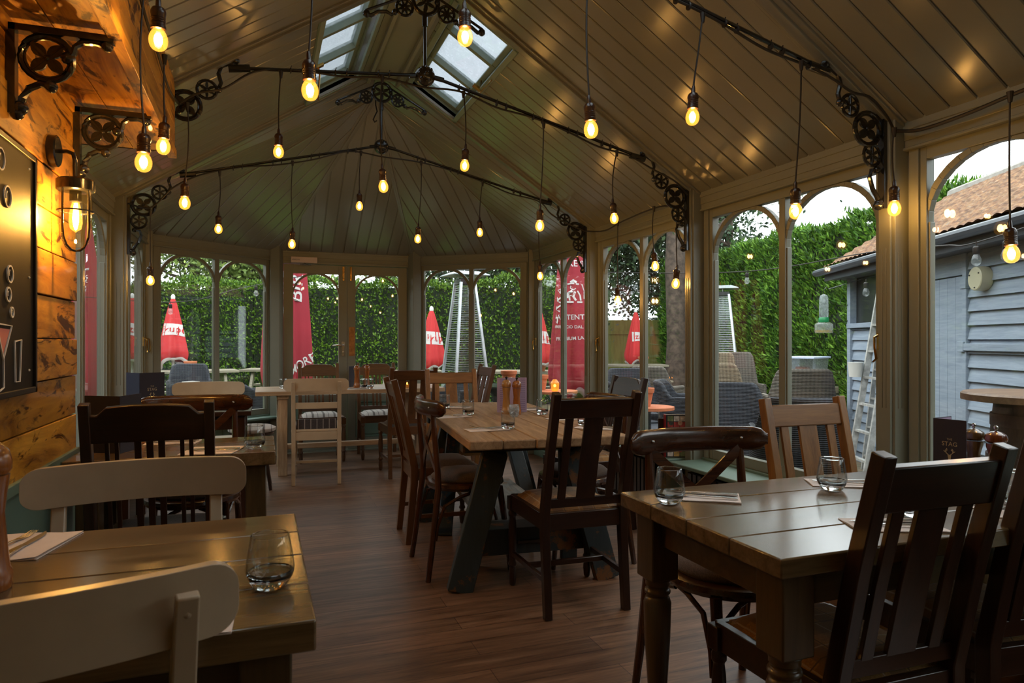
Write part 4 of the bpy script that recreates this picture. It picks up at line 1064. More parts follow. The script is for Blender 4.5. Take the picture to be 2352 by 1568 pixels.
def mill(label, x, y, s=1.0, z=TOP+.0005, style=0, mat=None, name='pepper_mill'):
    t = thing(name, label, 'pepper mill', (x, y, z)); mt = mat or M_MILL('z')
    if style == 0: body = [(.026, 0), (.0275, .003), (.0275, .022), (.0245, .028), (.0225, .050), (.0195, .085), (.0185, .100), (.021, .125), (.0245, .150)]; head = [(.0235, .152), (.0265, .157), (.0265, .168), (.0235, .182), (.014, .192), (.004, .195)]
    else: body = [(.028, 0), (.031, .004), (.031, .016), (.026, .024), (.0215, .040), (.020, .060), (.0245, .078), (.0285, .092), (.0285, .104)]; head = [(.024, .106), (.032, .112), (.0345, .122), (.030, .134), (.016, .143), (.005, .146)]
    m = MB(); m.lathe([(r*s, q*s) for r, q in body], 26); m.build('body', mt, t)
    m = MB(); m.lathe([(r*s, q*s) for r, q in head], 26); m.build('head', mt, t)
    hz = head[-1][1]*s; m = MB(); m.lathe([(.004*s, hz-.002), (.004*s, hz+.005), (.0075*s, hz+.008), (.0075*s, hz+.014), (.003*s, hz+.018)], 14); m.build('knob', M_STEEL if style else M_IRON, t)
    return t
M_MENUB = plain('navy_menu_card', (.012, .012, .028), .5, var=.05)
M_MENUP = plain('lilac_menu_paper', (.42, .33, .50), .7, var=.03)
M_GOLD = plain('gold_foil_print', (.42, .35, .22), .45, .2)
M_INK = plain('violet_ink', (.16, .11, .26), .7)
def menu(label, x, y, rz, w=.15, h=.21, open_=1.1, cover=None, text=True, z=TOP, lines=True, title_right=True):
    """card opened like a tent on its lower edges; spine at the origin facing -y"""
    t = thing('menu_card', label, 'menu', (x, y, z), rz)
    for k, s in enumerate((-1, 1)):
        a = s*open_/2; d = Vector((math.sin(a), math.cos(a), 0)); nrm = Vector((d.y, -d.x, 0))*s
        M_ = Matrix(((d.x, nrm.x, 0, 0), (d.y, nrm.y, 0, 0), (0, 0, 1, .0004), (0, 0, 0, 1)))
        m = MB(); m.box(.0006, w, -.0012, .0012, 0, h, M_); m.build('card_panel', cover or M_MENUB, t, smooth=0)
        if lines:
            m = MB(); m.box(.004, w-.004, -.0021, -.0013, .004, h-.002, M_); m.build('inner_page', M_MENUP, t, smooth=0)
        if text and s == 1:
            m = MB()
            for txt, sz, zz in (('THE', h*.055, .62), ('STAG', h*.115, .53)):
                vs, fs = text_mesh(txt, sz); m.add([(w*.5+(q[0] if title_right else q[0]), .00135, h*zz+q[1]) for q in vs], fs, M_)
            # small antlered head
            for sx in (-1, 1):
                m.tube([(w*.5+sx*.003, .0014, h*.33), (w*.5+sx*.010, .0014, h*.36), (w*.5+sx*.012, .0014, h*.41), (w*.5+sx*.008, .0014, h*.445)], .0011, 4, M_)
                m.tube([(w*.5+sx*.011, .0014, h*.37), (w*.5+sx*.018, .0014, h*.40)], .0010, 4, M_); m.tube([(w*.5+sx*.012, .0014, h*.40), (w*.5+sx*.005, .0014, h*.42)], .0009, 4, M_)
            m.add([(w*.5-.006, .0014, h*.33), (w*.5+.006, .0014, h*.33), (w*.5+.003, .0014, h*.22), (w*.5-.003, .0014, h*.22)], [(0, 1, 2, 3)], M_)
            m.build('gold_print', M_GOLD, t, smooth=0, recalc=False)
    return t
# right foreground table
wine_tumbler('stemless glass at the left corner of the right foreground table', 1.045, 1.60)
place('at the left corner of the right foreground table', 1.165, 1.625, R(55))
wine_tumbler('stemless glass on the window side of the right table, before the oak chair', 1.590, 1.575)
place('on the window side of the right table, before the oak chair', 1.690, 1.625, R(60))
wine_tumbler('stemless glass seen through the slats of the dark foreground chair', 1.545, 1.262)
place('in front of the dark foreground chair', 1.415, 1.215, R(66))
wine_tumbler('stemless glass at the right edge of the photo', 1.905, 1.245)
place('at the right edge of the photo', 1.845, 1.195, R(70), lift=True)
menu('dark folded menu with gold stag lettering among the mills on the right table', 2.165, 1.70, R(-126), w=.105, h=.178, open_=1.54)
mill('squat dark pepper mill just right of the gold-lettered menu', 2.285, 1.645, .98, style=1, mat=wood('dark_mill_wood', (.045, .022, .006), (.16, .085, .025), 'z', .2, .5))
mill('squat reddish pepper mill, right of the darker one on the right table', 2.285, 1.570, .98, style=1, mat=wood('red_mill_wood', (.06, .012, .004), (.22, .055, .016), 'z', .2, .5))
# left foreground table
wine_tumbler('stemless glass at the corner of the left foreground table, lit amber', .015, 1.300, 1.0)
place('on the left foreground table', -.492, 1.735, R(-12), 'open')
mill('turned wooden pepper mill cut off by the left edge of the photo', -.455, 1.455, 1.35, style=0)
place('behind the cream foreground chair', -.145, 1.17, R(88))
# second left table
wine_tumbler('stemless glass at the corner of the second left table', -.025, 3.005)
place('on the second left table, right of the notched chair', -.185, 2.985, R(75), 'open')
place('on the second left table, by the navy menu', -.36, 3.29, R(80))
menu('navy menu card standing by the timber wall on the second left table', -.52, 3.04, R(20), w=.16, h=.225, open_=1.35, text=False)
mill('mill with steel knob behind the navy menu, the left one', -.60, 3.26, 1.05, style=1); mill('mill with steel knob behind the navy menu, the right one', -.50, 3.31, 1.05, style=1)
# dark left table
menu('navy menu card with gold print standing on the dark table by the far left window', -.74, 4.98, R(-8), w=.17, h=.235, open_=1.5)
# trestle table
wine_tumbler('straight tumbler at the near left of the plank-topped table', 1.17, 3.245, 1.0, True)
wine_tumbler('straight tumbler on the left edge of the plank-topped table', 1.165, 3.93, 1.0, True)
wine_tumbler('tumbler at the far left corner of the plank-topped table', 1.135, 4.38, 1.0, True)
wine_tumbler('tumbler right of the lilac menu on the plank-topped table', 1.590, 3.80, 1.0, True)
wine_tumbler('tumbler seen through the slats of the tartan-seated chair', 1.60, 3.25, 1.0, True)
place('at the near left of the plank-topped table', 1.055, 3.235, R(90), lift=True)
place('on the left edge of the plank-topped table', 1.045, 3.86, R(95), lift=True)
place('at the far left corner of the plank-topped table', 1.205, 4.40, R(50))
place('right of the lilac menu on the plank-topped table', 1.60, 4.10, R(85))
place('seen through the slats of the tartan-seated chair', 1.60, 3.10, R(40))
place('on the right of the plank-topped table, behind the tartan-seated chair', 1.62, 3.52, R(85))
t = thing('menu_card', 'lilac printed menu sheets standing behind two mills on the plank-topped table', 'menu', (1.475, 3.99, TOP), R(-10))
for k in range(4):
    m = MB(); m.box(-.095+.004*k-.008, .085, .012*k, .012*k+.0012, 0, .215-.003*k); m.build('page', M_MENUP, t, smooth=0)
m = MB()
for i in range(17):
    zz = .205-.0118*i; L_ = .060 if i % 5 else .035; m.box(-.085, -.085+L_, -.0009, -.0003, zz, zz+.0022); m.box(.045, .075, -.0009, -.0003, zz, zz+.002)
m.build('print', M_INK, t, smooth=0)
mill('tall pale wooden mill before the lilac menu, the left of the two', 1.398, 3.905, 1.07, style=0, mat=wood('pale_mill_wood', (.26, .12, .035), (.50, .26, .08), 'z', .25, .4))
mill('tall reddish wooden mill before the lilac menu, the right of the two', 1.452, 3.870, 1.05, style=0)
t = thing('salt_glass', 'small cut-glass tumbler with a lattice pattern in front of the two mills', 'glass', (1.385, 3.735, TOP+.0005))
m = MB(); m.lathe([(.022, 0), (.026, .012), (.0295, .06), (.030, .072), (.0285, .072), (.028, .060), (.0225, .012), (.001, .010)], 24)
for k in range(12):
    for s in (-1, 1):
        m.tube([(math.cos(2*PI*k/12+s*q*.5)*(.0255+.0042*q), math.sin(2*PI*k/12+s*q*.5)*(.0255+.0042*q), .012+.045*q) for q in (0, .25, .5, .75, 1)], .0009, 4)
m.build('cut_glass', pane_mat('cut_glass', (.9, .92, .93), 1.7, haze=.25), t)
# far table
wine_tumbler('tumbler at the left end of the far table', .195, 6.74, 1.0, True)
wine_tumbler('tumbler at the left of the far table, nearest the cream ladder-back chair', .255, 6.53, 1.0, True)
wine_tumbler('tumbler with a patterned wrap on the far table, right of the mills', .90, 6.48, 1.0, True)
wine_tumbler('tumbler on the far table before the brown high chair', .955, 6.46, 1.0, True)
mill('turned mill on the far table, left of a folded lilac paper', .855, 6.62, 1.1, style=0)
mill('turned mill on the far table, right of a folded lilac paper', .945, 6.58, 1.1, style=0)
menu('lilac and navy menu standing on the far table between two dark chairs', .80, 6.72, R(-20), w=.10, h=.20, open_=.6, text=False)
place('on the far table beside the right-hand mill', .82, 6.42, R(85))
place('at the left end of the far table', .30, 6.60, R(40))

# ---------------------------------------------------------------- things on the window sills
ZSILL = .4255
t = thing('cookbook', 'thick red-spined cookbook with food pictures standing on the right sill', 'book', (2.555, 3.955, ZSILL), R(-24))
m = MB(); m.box(-.005, .215, -.030, -.027, 0, .285); m.box(-.005, .215, .027, .030, 0, .285); m.build('cover', plain('black_book_cover', (.02, .018, .02), .4), t, smooth=0)
m = MB(); m.box(-.012, .0, -.030, .030, 0, .285); m.build('spine', plain('red_book_spine', (.35, .010, .012), .4), t, bevel=.003)
m = MB(); m.box(0, .21, -.0265, .0265, .004, .281); m.build('pages', plain('page_edges', (.65, .6, .5), .8), t, smooth=0)
cols = [(.45, .42, .40), (.35, .05, .05), (.10, .14, .25), (.55, .36, .12), (.05, .06, .05), (.50, .30, .22), (.16, .20, .10), (.6, .6, .62)]
pm = [plain('picture_%d' % i, c, .45, var=.5, vs=40) for i, c in enumerate(cols)]
m = MB()
for i in range(5):
    for j in range(7):
        m.mat = (i*3+j*5+i*j) % 8; m.box(.008+.041*i, .008+.041*i+.037, -.0306, -.0301, .008+.039*j, .008+.039*j+.034)
m.build('cover_pictures', pm, t, smooth=0)
m = MB()
for i in range(3):
    for j in range(3): m.mat = (i+j*2) % 8; cx_, cz_ = .03+.06*i, .05+.09*j; m.lathe([(.015, 0), (.015, .0003)], 14, T(cx_, -.0311, cz_) @ RX(PI/2))
m.build('cover_dishes', pm, t, smooth=0)
vs, fs = text_mesh('CURRY', .038); m = MB(); m.add([(-.0125, q[1], .14-q[0]) for q in vs], fs); m.build('spine_title', plain('red_foil', (.6, .12, .10), .4), t, smooth=0, recalc=False)
t = thing('paperback', 'dark book leaning against the red-spined cookbook on the sill', 'book', (2.520, 3.975, ZSILL), R(-24))
m = MB(); m.box(-.005, .18, .022, .045, 0, .255); m.build('book_block', plain('dark_book', (.03, .016, .014), .5), t, bevel=.002)

t = thing('lantern', 'white framed glass lantern with a candle on the far left window sill', 'lantern', (-.60, 6.83, ZSILL), R(38))
wm = M_WHITE; m = MB(); m.box(-.085, .085, -.085, .085, 0, .025)
for sx in (-1, 1):
    for sy in (-1, 1): m.box(sx*.078-.008, sx*.078+.008, sy*.078-.008, sy*.078+.008, .02, .35)
m.box(-.095, .095, -.095, .095, .345, .362); m.build('frame', wm, t, bevel=.003)
m = MB(); m.add([(-.10, -.10, .362), (.10, -.10, .362), (.10, .10, .362), (-.10, .10, .362), (-.05, -.05, .40), (.05, -.05, .40), (.05, .05, .40), (-.05, .05, .40)], [(0,1,5,4), (1,2,6,5), (2,3,7,6), (3,0,4,7), (4,5,6,7), (0,3,2,1)]); m.box(-.055, .055, -.055, .055, .398, .412); m.build('roof', wm, t, bevel=.002)
m = MB()
for q in (-.078, .078): m.box(-.07, .07, q-.001, q+.001, .025, .345); m.box(q-.001, q+.001, -.07, .07, .025, .345)
m.build('lantern_glass', M_GLASS, t, smooth=0)
m = MB(); m.lathe([(.028, .025), (.028, .15), (.004, .152)], 16); m.build('candle', plain('ivory_wax', (.75, .68, .52), .5), t)
t = thing('glass_bottle', 'teal glass bottle beside the white lantern on the far left sill', 'bottle', (-.47, 6.83, ZSILL))
m = MB(); m.lathe([(.035, 0), (.04, .01), (.04, .13), (.014, .19), (.013, .25), (.017, .255)], 18); m.build('bottle_body', plain('teal_glass', (.01, .22, .20), .15), t)
t = thing('storage_jar', 'clip-lid glass storage jar of yellow sweets behind the plank-topped table', 'jar', (2.62, 5.60, ZSILL+.0005))
m = MB(); m.lathe([(.06, 0), (.075, .01), (.078, .22), (.055, .26), (.055, .28)], 26); m.build('jar_body', M_GLASS, t)
m = MB(); m.lathe([(.060, .28), (.062, .30), (.02, .312), (.001, .313)], 26); m.tube([(.063, 0, .25), (.07, 0, .285), (.0, 0, .325), (-.07, 0, .285), (-.063, 0, .25)], .002, 5); m.build('jar_lid', M_GLASS, t)
m = MB()
for k in range(26): a = k*2.4; m.ball((.05*math.sqrt((k % 9)/9)*math.cos(a), .05*math.sqrt((k % 9)/9)*math.sin(a), .015+.012*(k//5)), .014, 7, 5)
m.build('jar_contents', plain('yellow_sweets', (.72, .42, .03), .4), t)
tag(t.children[-1], kind='stuff')

# small votive on the far corner
t = thing('tea_light', 'lit tea light glowing behind the honey oak chair of the plank-topped table', 'candle', (1.30, 5.30, .7605))
t.location = (1.305, 6.45, TOP+.0005)
m = MB(); m.lathe([(.024, 0), (.030, .06), (.028, .06), (.022, .004), (.001, .003)], 18); m.build('votive_glass', pane_mat('amber_votive_glass', (1, .8, .5), 1.45), t)
m = MB(); m.ball((0, 0, .04), .006, 8, 6, 1, 1, 2.0); m.build('flame', emis('candle_flame', (1, .55, .15), 14), t)

# ================================================================ OUTSIDE
def leafmesh(name, P, Nn, size, mat, parent, aspect=.5, droop=0.0):
    """P (n,3) positions, Nn (n,3) growth directions: one diamond leaf each"""
    n = len(P); D = Nn + rng.normal(0, .55, (n, 3)); D[:, 2] -= droop; D /= np.linalg.norm(D, axis=1)[:, None]+1e-9
    A = rng.normal(0, 1, (n, 3)); S = np.cross(D, A); S /= np.linalg.norm(S, axis=1)[:, None]+1e-9
    s = (size*rng.uniform(.6, 1.3, n))[:, None]
    V = np.empty((n, 4, 3)); V[:, 0] = P; V[:, 1] = P+D*s*.5+S*s*aspect*.5; V[:, 2] = P+D*s; V[:, 3] = P+D*s*.5-S*s*aspect*.5
    me = bpy.data.meshes.new(name); me.vertices.add(n*4); me.vertices.foreach_set('co', V.reshape(-1))
    me.loops.add(n*4); me.loops.foreach_set('vertex_index', np.arange(n*4, dtype=np.int32))
    me.polygons.add(n); me.polygons.foreach_set('loop_start', np.arange(0, n*4, 4, dtype=np.int32)); me.update(); me.validate()
    me.materials.append(mat); o = bpy.data.objects.new(name, me); C.objects.link(o)
    if parent: o.parent = parent
    return o
def leafmat(name, dark, mid, light, rough=.55):
    m, N, L, B = nodes(name); g = N.new('ShaderNodeNewGeometry')
    c = ramp(N, L, g.outputs['Random Per Island'], [(0, dark), (.5, mid), (1, light)])
    n1 = noise(N, L, coords(N, L), 1.7, 4, .6); c2 = ramp(N, L, n1, [(.3, (.62, .62, .62)), (.7, (1.25, 1.25, 1.2))]); c = mixc(N, L, 1.0, c, c2, 'MULTIPLY')
    L.new(c, B.inputs['Base Color']); B.inputs['Roughness'].default_value = rough; B.inputs['Specular IOR Level'].default_value = .3
    B.inputs['Subsurface Weight'].default_value = 0
    return m
LF_HEDGE = leafmat('clipped_hedge_leaf', (.022, .055, .008), (.075, .16, .014), (.20, .33, .030))
LF_CONI = leafmat('conifer_hedge_leaf', (.022, .070, .010), (.075, .185, .018), (.19, .36, .035))
LF_TREE = leafmat('spring_tree_leaf', (.07, .11, .025), (.16, .24, .05), (.32, .40, .10))
LF_DTREE = leafmat('dark_tree_leaf', (.020, .045, .022), (.045, .085, .040), (.10, .16, .06))
M_CORE = plain('hedge_shadow_twigs', (.010, .016, .006), .9, var=.4, vs=5)  # near-black colour stands for the shade between the leaves
M_BARK = plain('bark', (.080, .055, .040), .9, var=.6, vs=9, bmp=1.0)
def hedge(label, pts, H, thick, n, size, mat, rough=.10, feather=.5, asp=.5):
    t = thing('hedge', label, 'hedge', (pts[0][0], pts[0][1], 0)); o = Vector((pts[0][0], pts[0][1], 0))
    core = MB(); Ps = []; Ns = []
    segs = [(Vector((*a, 0)), Vector((*b, 0))) for a, b in zip(pts[:-1], pts[1:])]; tot = sum((b-a).length for a, b in segs)
    for a, b in segs:
        d = b-a; L_ = d.length; d.normalize(); nr = Vector((-d.y, d.x, 0))
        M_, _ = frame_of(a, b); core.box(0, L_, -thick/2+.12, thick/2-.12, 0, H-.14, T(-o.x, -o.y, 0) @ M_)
        k = int(n*L_/tot)
        for part, fr in (('side+', .42), ('side-', .42), ('top', .16)):
            q = int(k*fr); u = rng.uniform(0, L_, q); 
            if part == 'top': v = rng.uniform(-thick/2, thick/2, q); z = np.full(q, H)
            else: v = np.full(q, thick/2*(1 if part == 'side+' else -1)); z = rng.uniform(0, H, q)
            wob = rough*(np.sin(u*3.1+z*4.3)+np.sin(u*7.3-z*5.1)*.6+np.sin(u*1.3)*.8)+rng.uniform(-rough*1.4, rough*.4, q)
            if part == 'top': z = z+wob*.7
            else: v = v+np.sign(v)*wob*.55
            P = np.stack([a.x-o.x+d.x*u+nr.x*v, a.y-o.y+d.y*u+nr.y*v, z], 1)
            sgn = 1 if part == 'side+' else -1
            N_ = np.tile([0, 0, 1.0] if part == 'top' else [nr.x*sgn*.8, nr.y*sgn*.8, feather], (q, 1)); Ps.append(P); Ns.append(N_)
    core.build('shade_core', M_CORE, t, smooth=0)  # solid dark box; the hedge's inner shade is put into its colour
    leafmesh('foliage', np.concatenate(Ps), np.concatenate(Ns), size, mat, t, asp)
    return t
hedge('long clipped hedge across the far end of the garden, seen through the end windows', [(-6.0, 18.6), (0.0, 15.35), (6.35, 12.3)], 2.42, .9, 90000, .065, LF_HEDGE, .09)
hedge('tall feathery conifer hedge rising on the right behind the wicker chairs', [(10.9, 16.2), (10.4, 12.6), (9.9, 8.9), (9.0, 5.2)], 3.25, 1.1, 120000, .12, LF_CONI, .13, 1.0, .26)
hedge('added unseen hedge on the left, keeping bright sky out of window reflections', [(-6.2, -6.0), (-6.0, 18.0)], 3.0, .9, 26000, .12, LF_HEDGE, .09)  # added out of view to keep bright sky off the window glass
hedge('added unseen hedge on the right, covering sky gaps mirrored in the panes', [(9.0, 4.6), (8.2, .0), (3.6, -7.0), (-6.2, -7.5)], 2.5, .9, 30000, .12, LF_HEDGE, .09)  # added out of view so the panes mirror leaves instead of sky

def tree(label, x, y, H, r, crown, n, size, mat, seed=1, trunk_h=None, spread=1.6, name='garden_tree', density=.5):
    t = thing(name, label, 'tree', (x, y, 0)); rd = random.Random(seed); m = MB(); tips = []
    th = trunk_h or H*.45
    m.tube([(0, 0, -.05), (r*.15, .02, th*.3), (-r*.2, 0, th*.7), (0, 0, th), (.05, .05, H*.8)], [r*1.25, r*1.02, r*.95, r*.85, r*.25], 12)
    def branch(p, d, L_, rr, lev):
        pts = [p]; q = Vector(p); dd = d.copy()
        for i in range(4):
            dd = (dd+Vector((rd.uniform(-.3, .3), rd.uniform(-.3, .3), rd.uniform(-.1, .28)))).normalized(); q = q+dd*L_/4; pts.append(q.copy())
            if lev >= 1: tips.append(q.copy())
        m.tube(pts, [rr*(1-.17*i) for i in range(5)], 6 if lev < 2 else 4)
        if lev < 2:
            for k in range(4 if lev == 0 else 3): branch(pts[rd.randint(1, 4)], (dd+Vector((rd.uniform(-1, 1), rd.uniform(-1, 1), rd.uniform(-.3, .8)))).normalized(), L_*.6, rr*.45, lev+1)
        else: tips.append(q.copy())
    for k in range(crown):
        a = 2*PI*k/crown+rd.uniform(-.3, .3); z = th*.75+(H-th*.9)*k/crown*.8
        branch(Vector((0, 0, z)), Vector((math.cos(a), math.sin(a), rd.uniform(.2, .7))).normalized(), spread*rd.uniform(.8, 1.2), r*.35, 0)
    m.build('trunk', M_BARK, t, smooth=60)
    tp = np.array([tuple(p) for p in tips]); idx = rng.integers(0, len(tp), n)
    P = tp[idx]+rng.normal(0, density, (n, 3))*np.array([1, 1, .7]); leafmesh('foliage', P, rng.normal(0, .6, (n, 3))+[0, 0, .2], size, mat, t)
    return t
tree('large tree with a thick bare trunk standing before the fence, seen in the right windows', 8.75, 13.1, 8.5, .23, 9, 9000, .13, LF_DTREE, 3, 4.2, 2.2, density=.55)
tree('dark leafy tree behind the wooden fence on the left of the thick trunk', 9.8, 19.8, 8.0, .2, 11, 15000, .16, LF_DTREE, 5, 2.6, 2.2, density=.7)
tree('dark broad tree behind the hedge corner, over the maroon parasol', 6.6, 16.9, 6.5, .18, 10, 14000, .16, LF_DTREE, 8, 1.8, 1.8, density=.6)
tree('blue-green tree at the left end of the conifer hedge', 12.1, 15.6, 7.2, .2, 10, 11000, .15, LF_DTREE, 9, 2.4, 1.5, density=.5)
tree('bright spring tree behind the hedge in the far left window', -1.8, 21.0, 6.2, .17, 11, 15000, .13, LF_TREE, 12, 2.2, 2.0, density=.6)
tree('bright spring shrub-like tree behind the hedge, right light of the far left window', -.1, 19.3, 4.6, .14, 10, 12000, .13, LF_TREE, 14, 1.6, 1.3, density=.5)
tree('thin-leaved tree behind the hedge above the end doors', 3.3, 19.6, 6.0, .16, 10, 6500, .13, LF_TREE, 17, 2.2, 1.9, density=.6)
tree('tree behind the hedge at the left side of the garden', -5.4, 20.5, 7.0, .2, 10, 12000, .16, LF_TREE, 21, 2.4, 2.2, density=.7)
tree('low leafy tree behind the patio heater by the end window', 5.0, 16.2, 4.4, .12, 9, 9000, .13, LF_DTREE, 23, 1.4, 1.5, density=.55)
tree('drooping narrow-leaved bush outside the left window beside the timber wall', -3.0, 6.6, 3.2, .05, 8, 2600, .16, LF_TREE, 31, 1.2, .8, name='bamboo_bush', density=.25)

tree('dark dense tree behind the fence, filling the gap left of the thick trunk', 12.0, 18.6, 5.6, .16, 11, 16000, .16, LF_DTREE, 41, 1.5, 1.9, density=.65)

# ground
m = MB(); m.box(-14, 22, -8, 30, -.12, -.06); o = struct(m.build('ground', plain('wet_paving', (.22, .20, .175), .55, var=.4, vs=3, bmp=.2), smooth=0))
def paving():
    m_, N, L, B = nodes('brick_paving'); v = coords(N, L); br = N.new('ShaderNodeTexBrick'); L.new(v, br.inputs['Vector'])
    br.inputs['Brick Width'].default_value = .2; br.inputs['Row Height'].default_value = .1; br.inputs['Mortar Size'].default_value = .008
    br.inputs['Color1'].default_value = (.26, .19, .14, 1); br.inputs['Color2'].default_value = (.19, .165, .11, 1); br.inputs['Mortar'].default_value = (.09, .095, .06, 1); br.inputs['Scale'].default_value = 1
    f = noise(N, L, v, 2.2, 6, .7); c = ramp(N, L, f, [(.35, (.6, .65, .5)), (.65, (1.2, 1.1, 1.05))]); L.new(mixc(N, L, 1.0, br.outputs[0], c, 'MULTIPLY'), B.inputs['Base Color']); B.inputs['Roughness'].default_value = .5
    return m_
m = MB(); m.box(2.8, 12, -6, 12.5, -.06, -.045); struct(m.build('ground_paving', paving(), smooth=0))
g = MB(); g.box(-9, 2.6, 8.3, 17.5, -.06, -.03); go = g.build('lawn_soil', plain('lawn_green', (.07, .16, .015), .9, var=.3, vs=6), smooth=0); struct(go)
n = 26000; P = np.stack([rng.uniform(-2.6, 2.6, n), 8.3+rng.uniform(0, 1, n)**1.4*7, np.full(n, -.03)], 1)
tag(leafmesh('grass', P, np.tile([0, 0, 1.6], (n, 1)), .06, leafmat('grass_blade', (.07, .17, .012), (.13, .30, .02), (.24, .45, .04)), None, .12), 'bright green lawn beyond the end windows', 'grass', kind='stuff')

# fence
A, B_ = (6.7, 17.9), (13.2, 15.6); M_, L_ = frame_of(A, B_)
t = thing('wooden_fence', 'weathered green closeboard fence with pale posts behind the thick tree trunk', 'fence'); t.matrix_world = M_
m = MB(); k = int(L_/.13)
for i in range(k): m.box(i*.13, i*.13+.128, -.012+.006*(i % 2), .006+.006*(i % 2), -.05, 1.80)
fm, N, L, B = nodes('green_fence_board'); f = noise(N, L, coords(N, L, (6, 6, .7)), 2.5, 6, .6); L.new(ramp(N, L, f, [(.3, (.13, .13, .028)), (.7, (.24, .235, .060))]), B.inputs['Base Color']); B.inputs['Roughness'].default_value = .85
m.build('boards', fm, t, smooth=0)
for x in (.6, 2.4, 3.55, 5.3):
    m = MB(); m.box(x-.055, x+.055, -.07, .0, -.05, 1.86); m.v = [(a, -b-.02 if False else b-.0, c) for a, b, c in m.v]; m.build('fence_post', plain('concrete_post', (.24, .225, .15), .9, var=.2), t)
m = MB(); m.box(0, L_, -.05, -.012, .3, .4); m.box(0, L_, -.05, -.012, 1.4, 1.5); m.build('rail', fm, t)

# ---------------------------------------------------------------- shed
a_ = (5.90, 5.60); far = Vector((a_[0], a_[1], 0)); d = Vector((-.4227, -.9063, 0)); nr = Vector((-.9063, .4227, 0))
MS = Matrix(((d.x, nr.x, 0, far.x), (d.y, nr.y, 0, far.y), (0, 0, 1, 0), (0, 0, 0, 1)))      # x along the front from the far corner, y towards the room
def blue_wood():
    m_, N, L, B = nodes('blue_grey_weatherboard'); f = noise(N, L, coords(N, L, (1.2, 8, 14)), 2.4, 8, .65, .6)
    L.new(ramp(N, L, f, [(.25, (.19, .24, .31)), (.5, (.26, .32, .40)), (.75, (.33, .39, .47))]), B.inputs['Base Color']); B.inputs['Roughness'].default_value = .7; bump(N, L, B, f, .5, .006); return m_
M_SHED = blue_wood()
t = thing('garden_shed', 'blue-grey weatherboarded shed with a plank door and tiled roof outside the right window', 'shed'); t.matrix_world = MS
Ls = 3.9
m = MB(); m.box(-.02, Ls, -2.2, -.05, -.05, 1.36); m.box(1.32, Ls, -2.2, -.05, 1.3, 2.02); m.box(-.02, 1.35, -2.2, -.9, 1.3, 2.02); m.build('shed_body', M_SHED, t, smooth=0)
def clap(m, x0, x1, z0, z1, h=.105):
    z = z0
    while z < z1-.01:
        zz = min(z+h, z1); m.add([(x0, -.05, z), (x1, -.05, z), (x1, -.05, zz), (x0, -.05, zz), (x0, -.008, z-.004), (x1, -.010, z-.004+.002*math.sin(z*40)), (x1, -.034, zz), (x0, -.034, zz)], [(0,1,5,4), (4,5,6,7), (3,7,6,2), (0,4,7,3), (1,2,6,5)]); z += h
m = MB(); clap(m, 0.0, 1.34, -.04, 1.34); clap(m, 2.14, Ls, -.04, 2.0); m.build('weatherboards', M_SHED, t, smooth=0)
m = MB()
for k in range(6): m.box(1.40+.117*k, 1.40+.117*k+.114, -.045, -.012, -.02, 1.70)
m.box(1.38, 2.12, -.045, -.010, 1.71, 1.90); m.build('shed_door', M_SHED, t, bevel=.004)
m = MB(); m.box(1.33, 1.395, -.06, .0, -.04, 2.0); m.box(2.10, 2.15, -.06, .004, -.04, 2.0); m.box(-.05, .03, -.06, .01, -.04, 2.0); m.box(2.09, 3.85, -.02, .016, 1.13, 1.185); m.box(2.06, 2.14, -.02, .02, 1.12, 1.20); m.box(2.08, 2.16, -.02, .012, 1.60, 1.68)
m.box(-.04, 1.36, -.06, .02, 1.34, 1.39); m.box(-.02, 1.36, -.05, .0, 1.90, 2.0); m.box(.62, .68, -.05, -.01, 1.36, 1.95); m.build('shed_trim', M_SHED, t, bevel=.004)
m = MB(); m.box(.0, 1.34, -.10, -.06, 1.36, 1.95); m.build('shed_window', plain('dark_mesh_screen', (.022, .026, .026), .35, var=.4, vs=6), t, smooth=0)
# bracket scrolls at the corner
m = MB()
for z in (1.86, 1.62, 1.45): m.tube([(-.03, .01+.045*math.sin(q*.9)+.03, z+.045*math.cos(q*.9)) for q in range(7)], .004, 5)
m.build('iron_hook', M_IRON, t)
# roof: rows of pantiles with a wavy front edge
rz0, rz1, yr0, yr1 = 1.98, 2.78, .22, -1.15
vs = []; fs = []; NX, NY = 240, 40; 
for j in range(NY+1):
    v = j/NY; step = (v*13) % 1
    for i in range(NX+1):
        x = -.20+(Ls+.2)*i/NX; vs.append((x, yr0+(yr1-yr0)*v, rz0+(rz1-rz0)*v+.014*abs(math.sin(x*PI/.105))+.032*(1-step)+.008*math.sin(x*2.7+v*6)))
for j in range(NY):
    for i in range(NX): a = j*(NX+1)+i; fs.append((a, a+1, a+NX+2, a+NX+1))
tm, N, L, B = nodes('mossy_roof_tiles'); f = noise(N, L, coords(N, L, (2.2, 14, 14)), 2.5, 8, .7); g2 = noise(N, L, coords(N, L), 14, 5, .7)
c = ramp(N, L, f, [(.28, (.06, .035, .025)), (.45, (.17, .085, .045)), (.58, (.27, .155, .075)), (.72, (.24, .225, .20))]); c = mixc(N, L, 1.0, c, ramp(N, L, g2, [(.35, (.5, .5, .52)), (.65, (1.3, 1.25, 1.2))]), 'MULTIPLY')
L.new(c, B.inputs['Base Color']); B.inputs['Roughness'].default_value = .9
m = MB(); m.add(vs, fs); m.add([(-.2, yr0, rz0-.03), (Ls, yr0, rz0-.03), (Ls, yr1, rz1-.03), (-.2, yr1, rz1-.03), (-.2, -2.4, 1.98), (Ls, -2.4, 1.98)], [(0,1,2,3), (3,2,5,4)]); m.build('tiled_roof', tm, t, smooth=50)
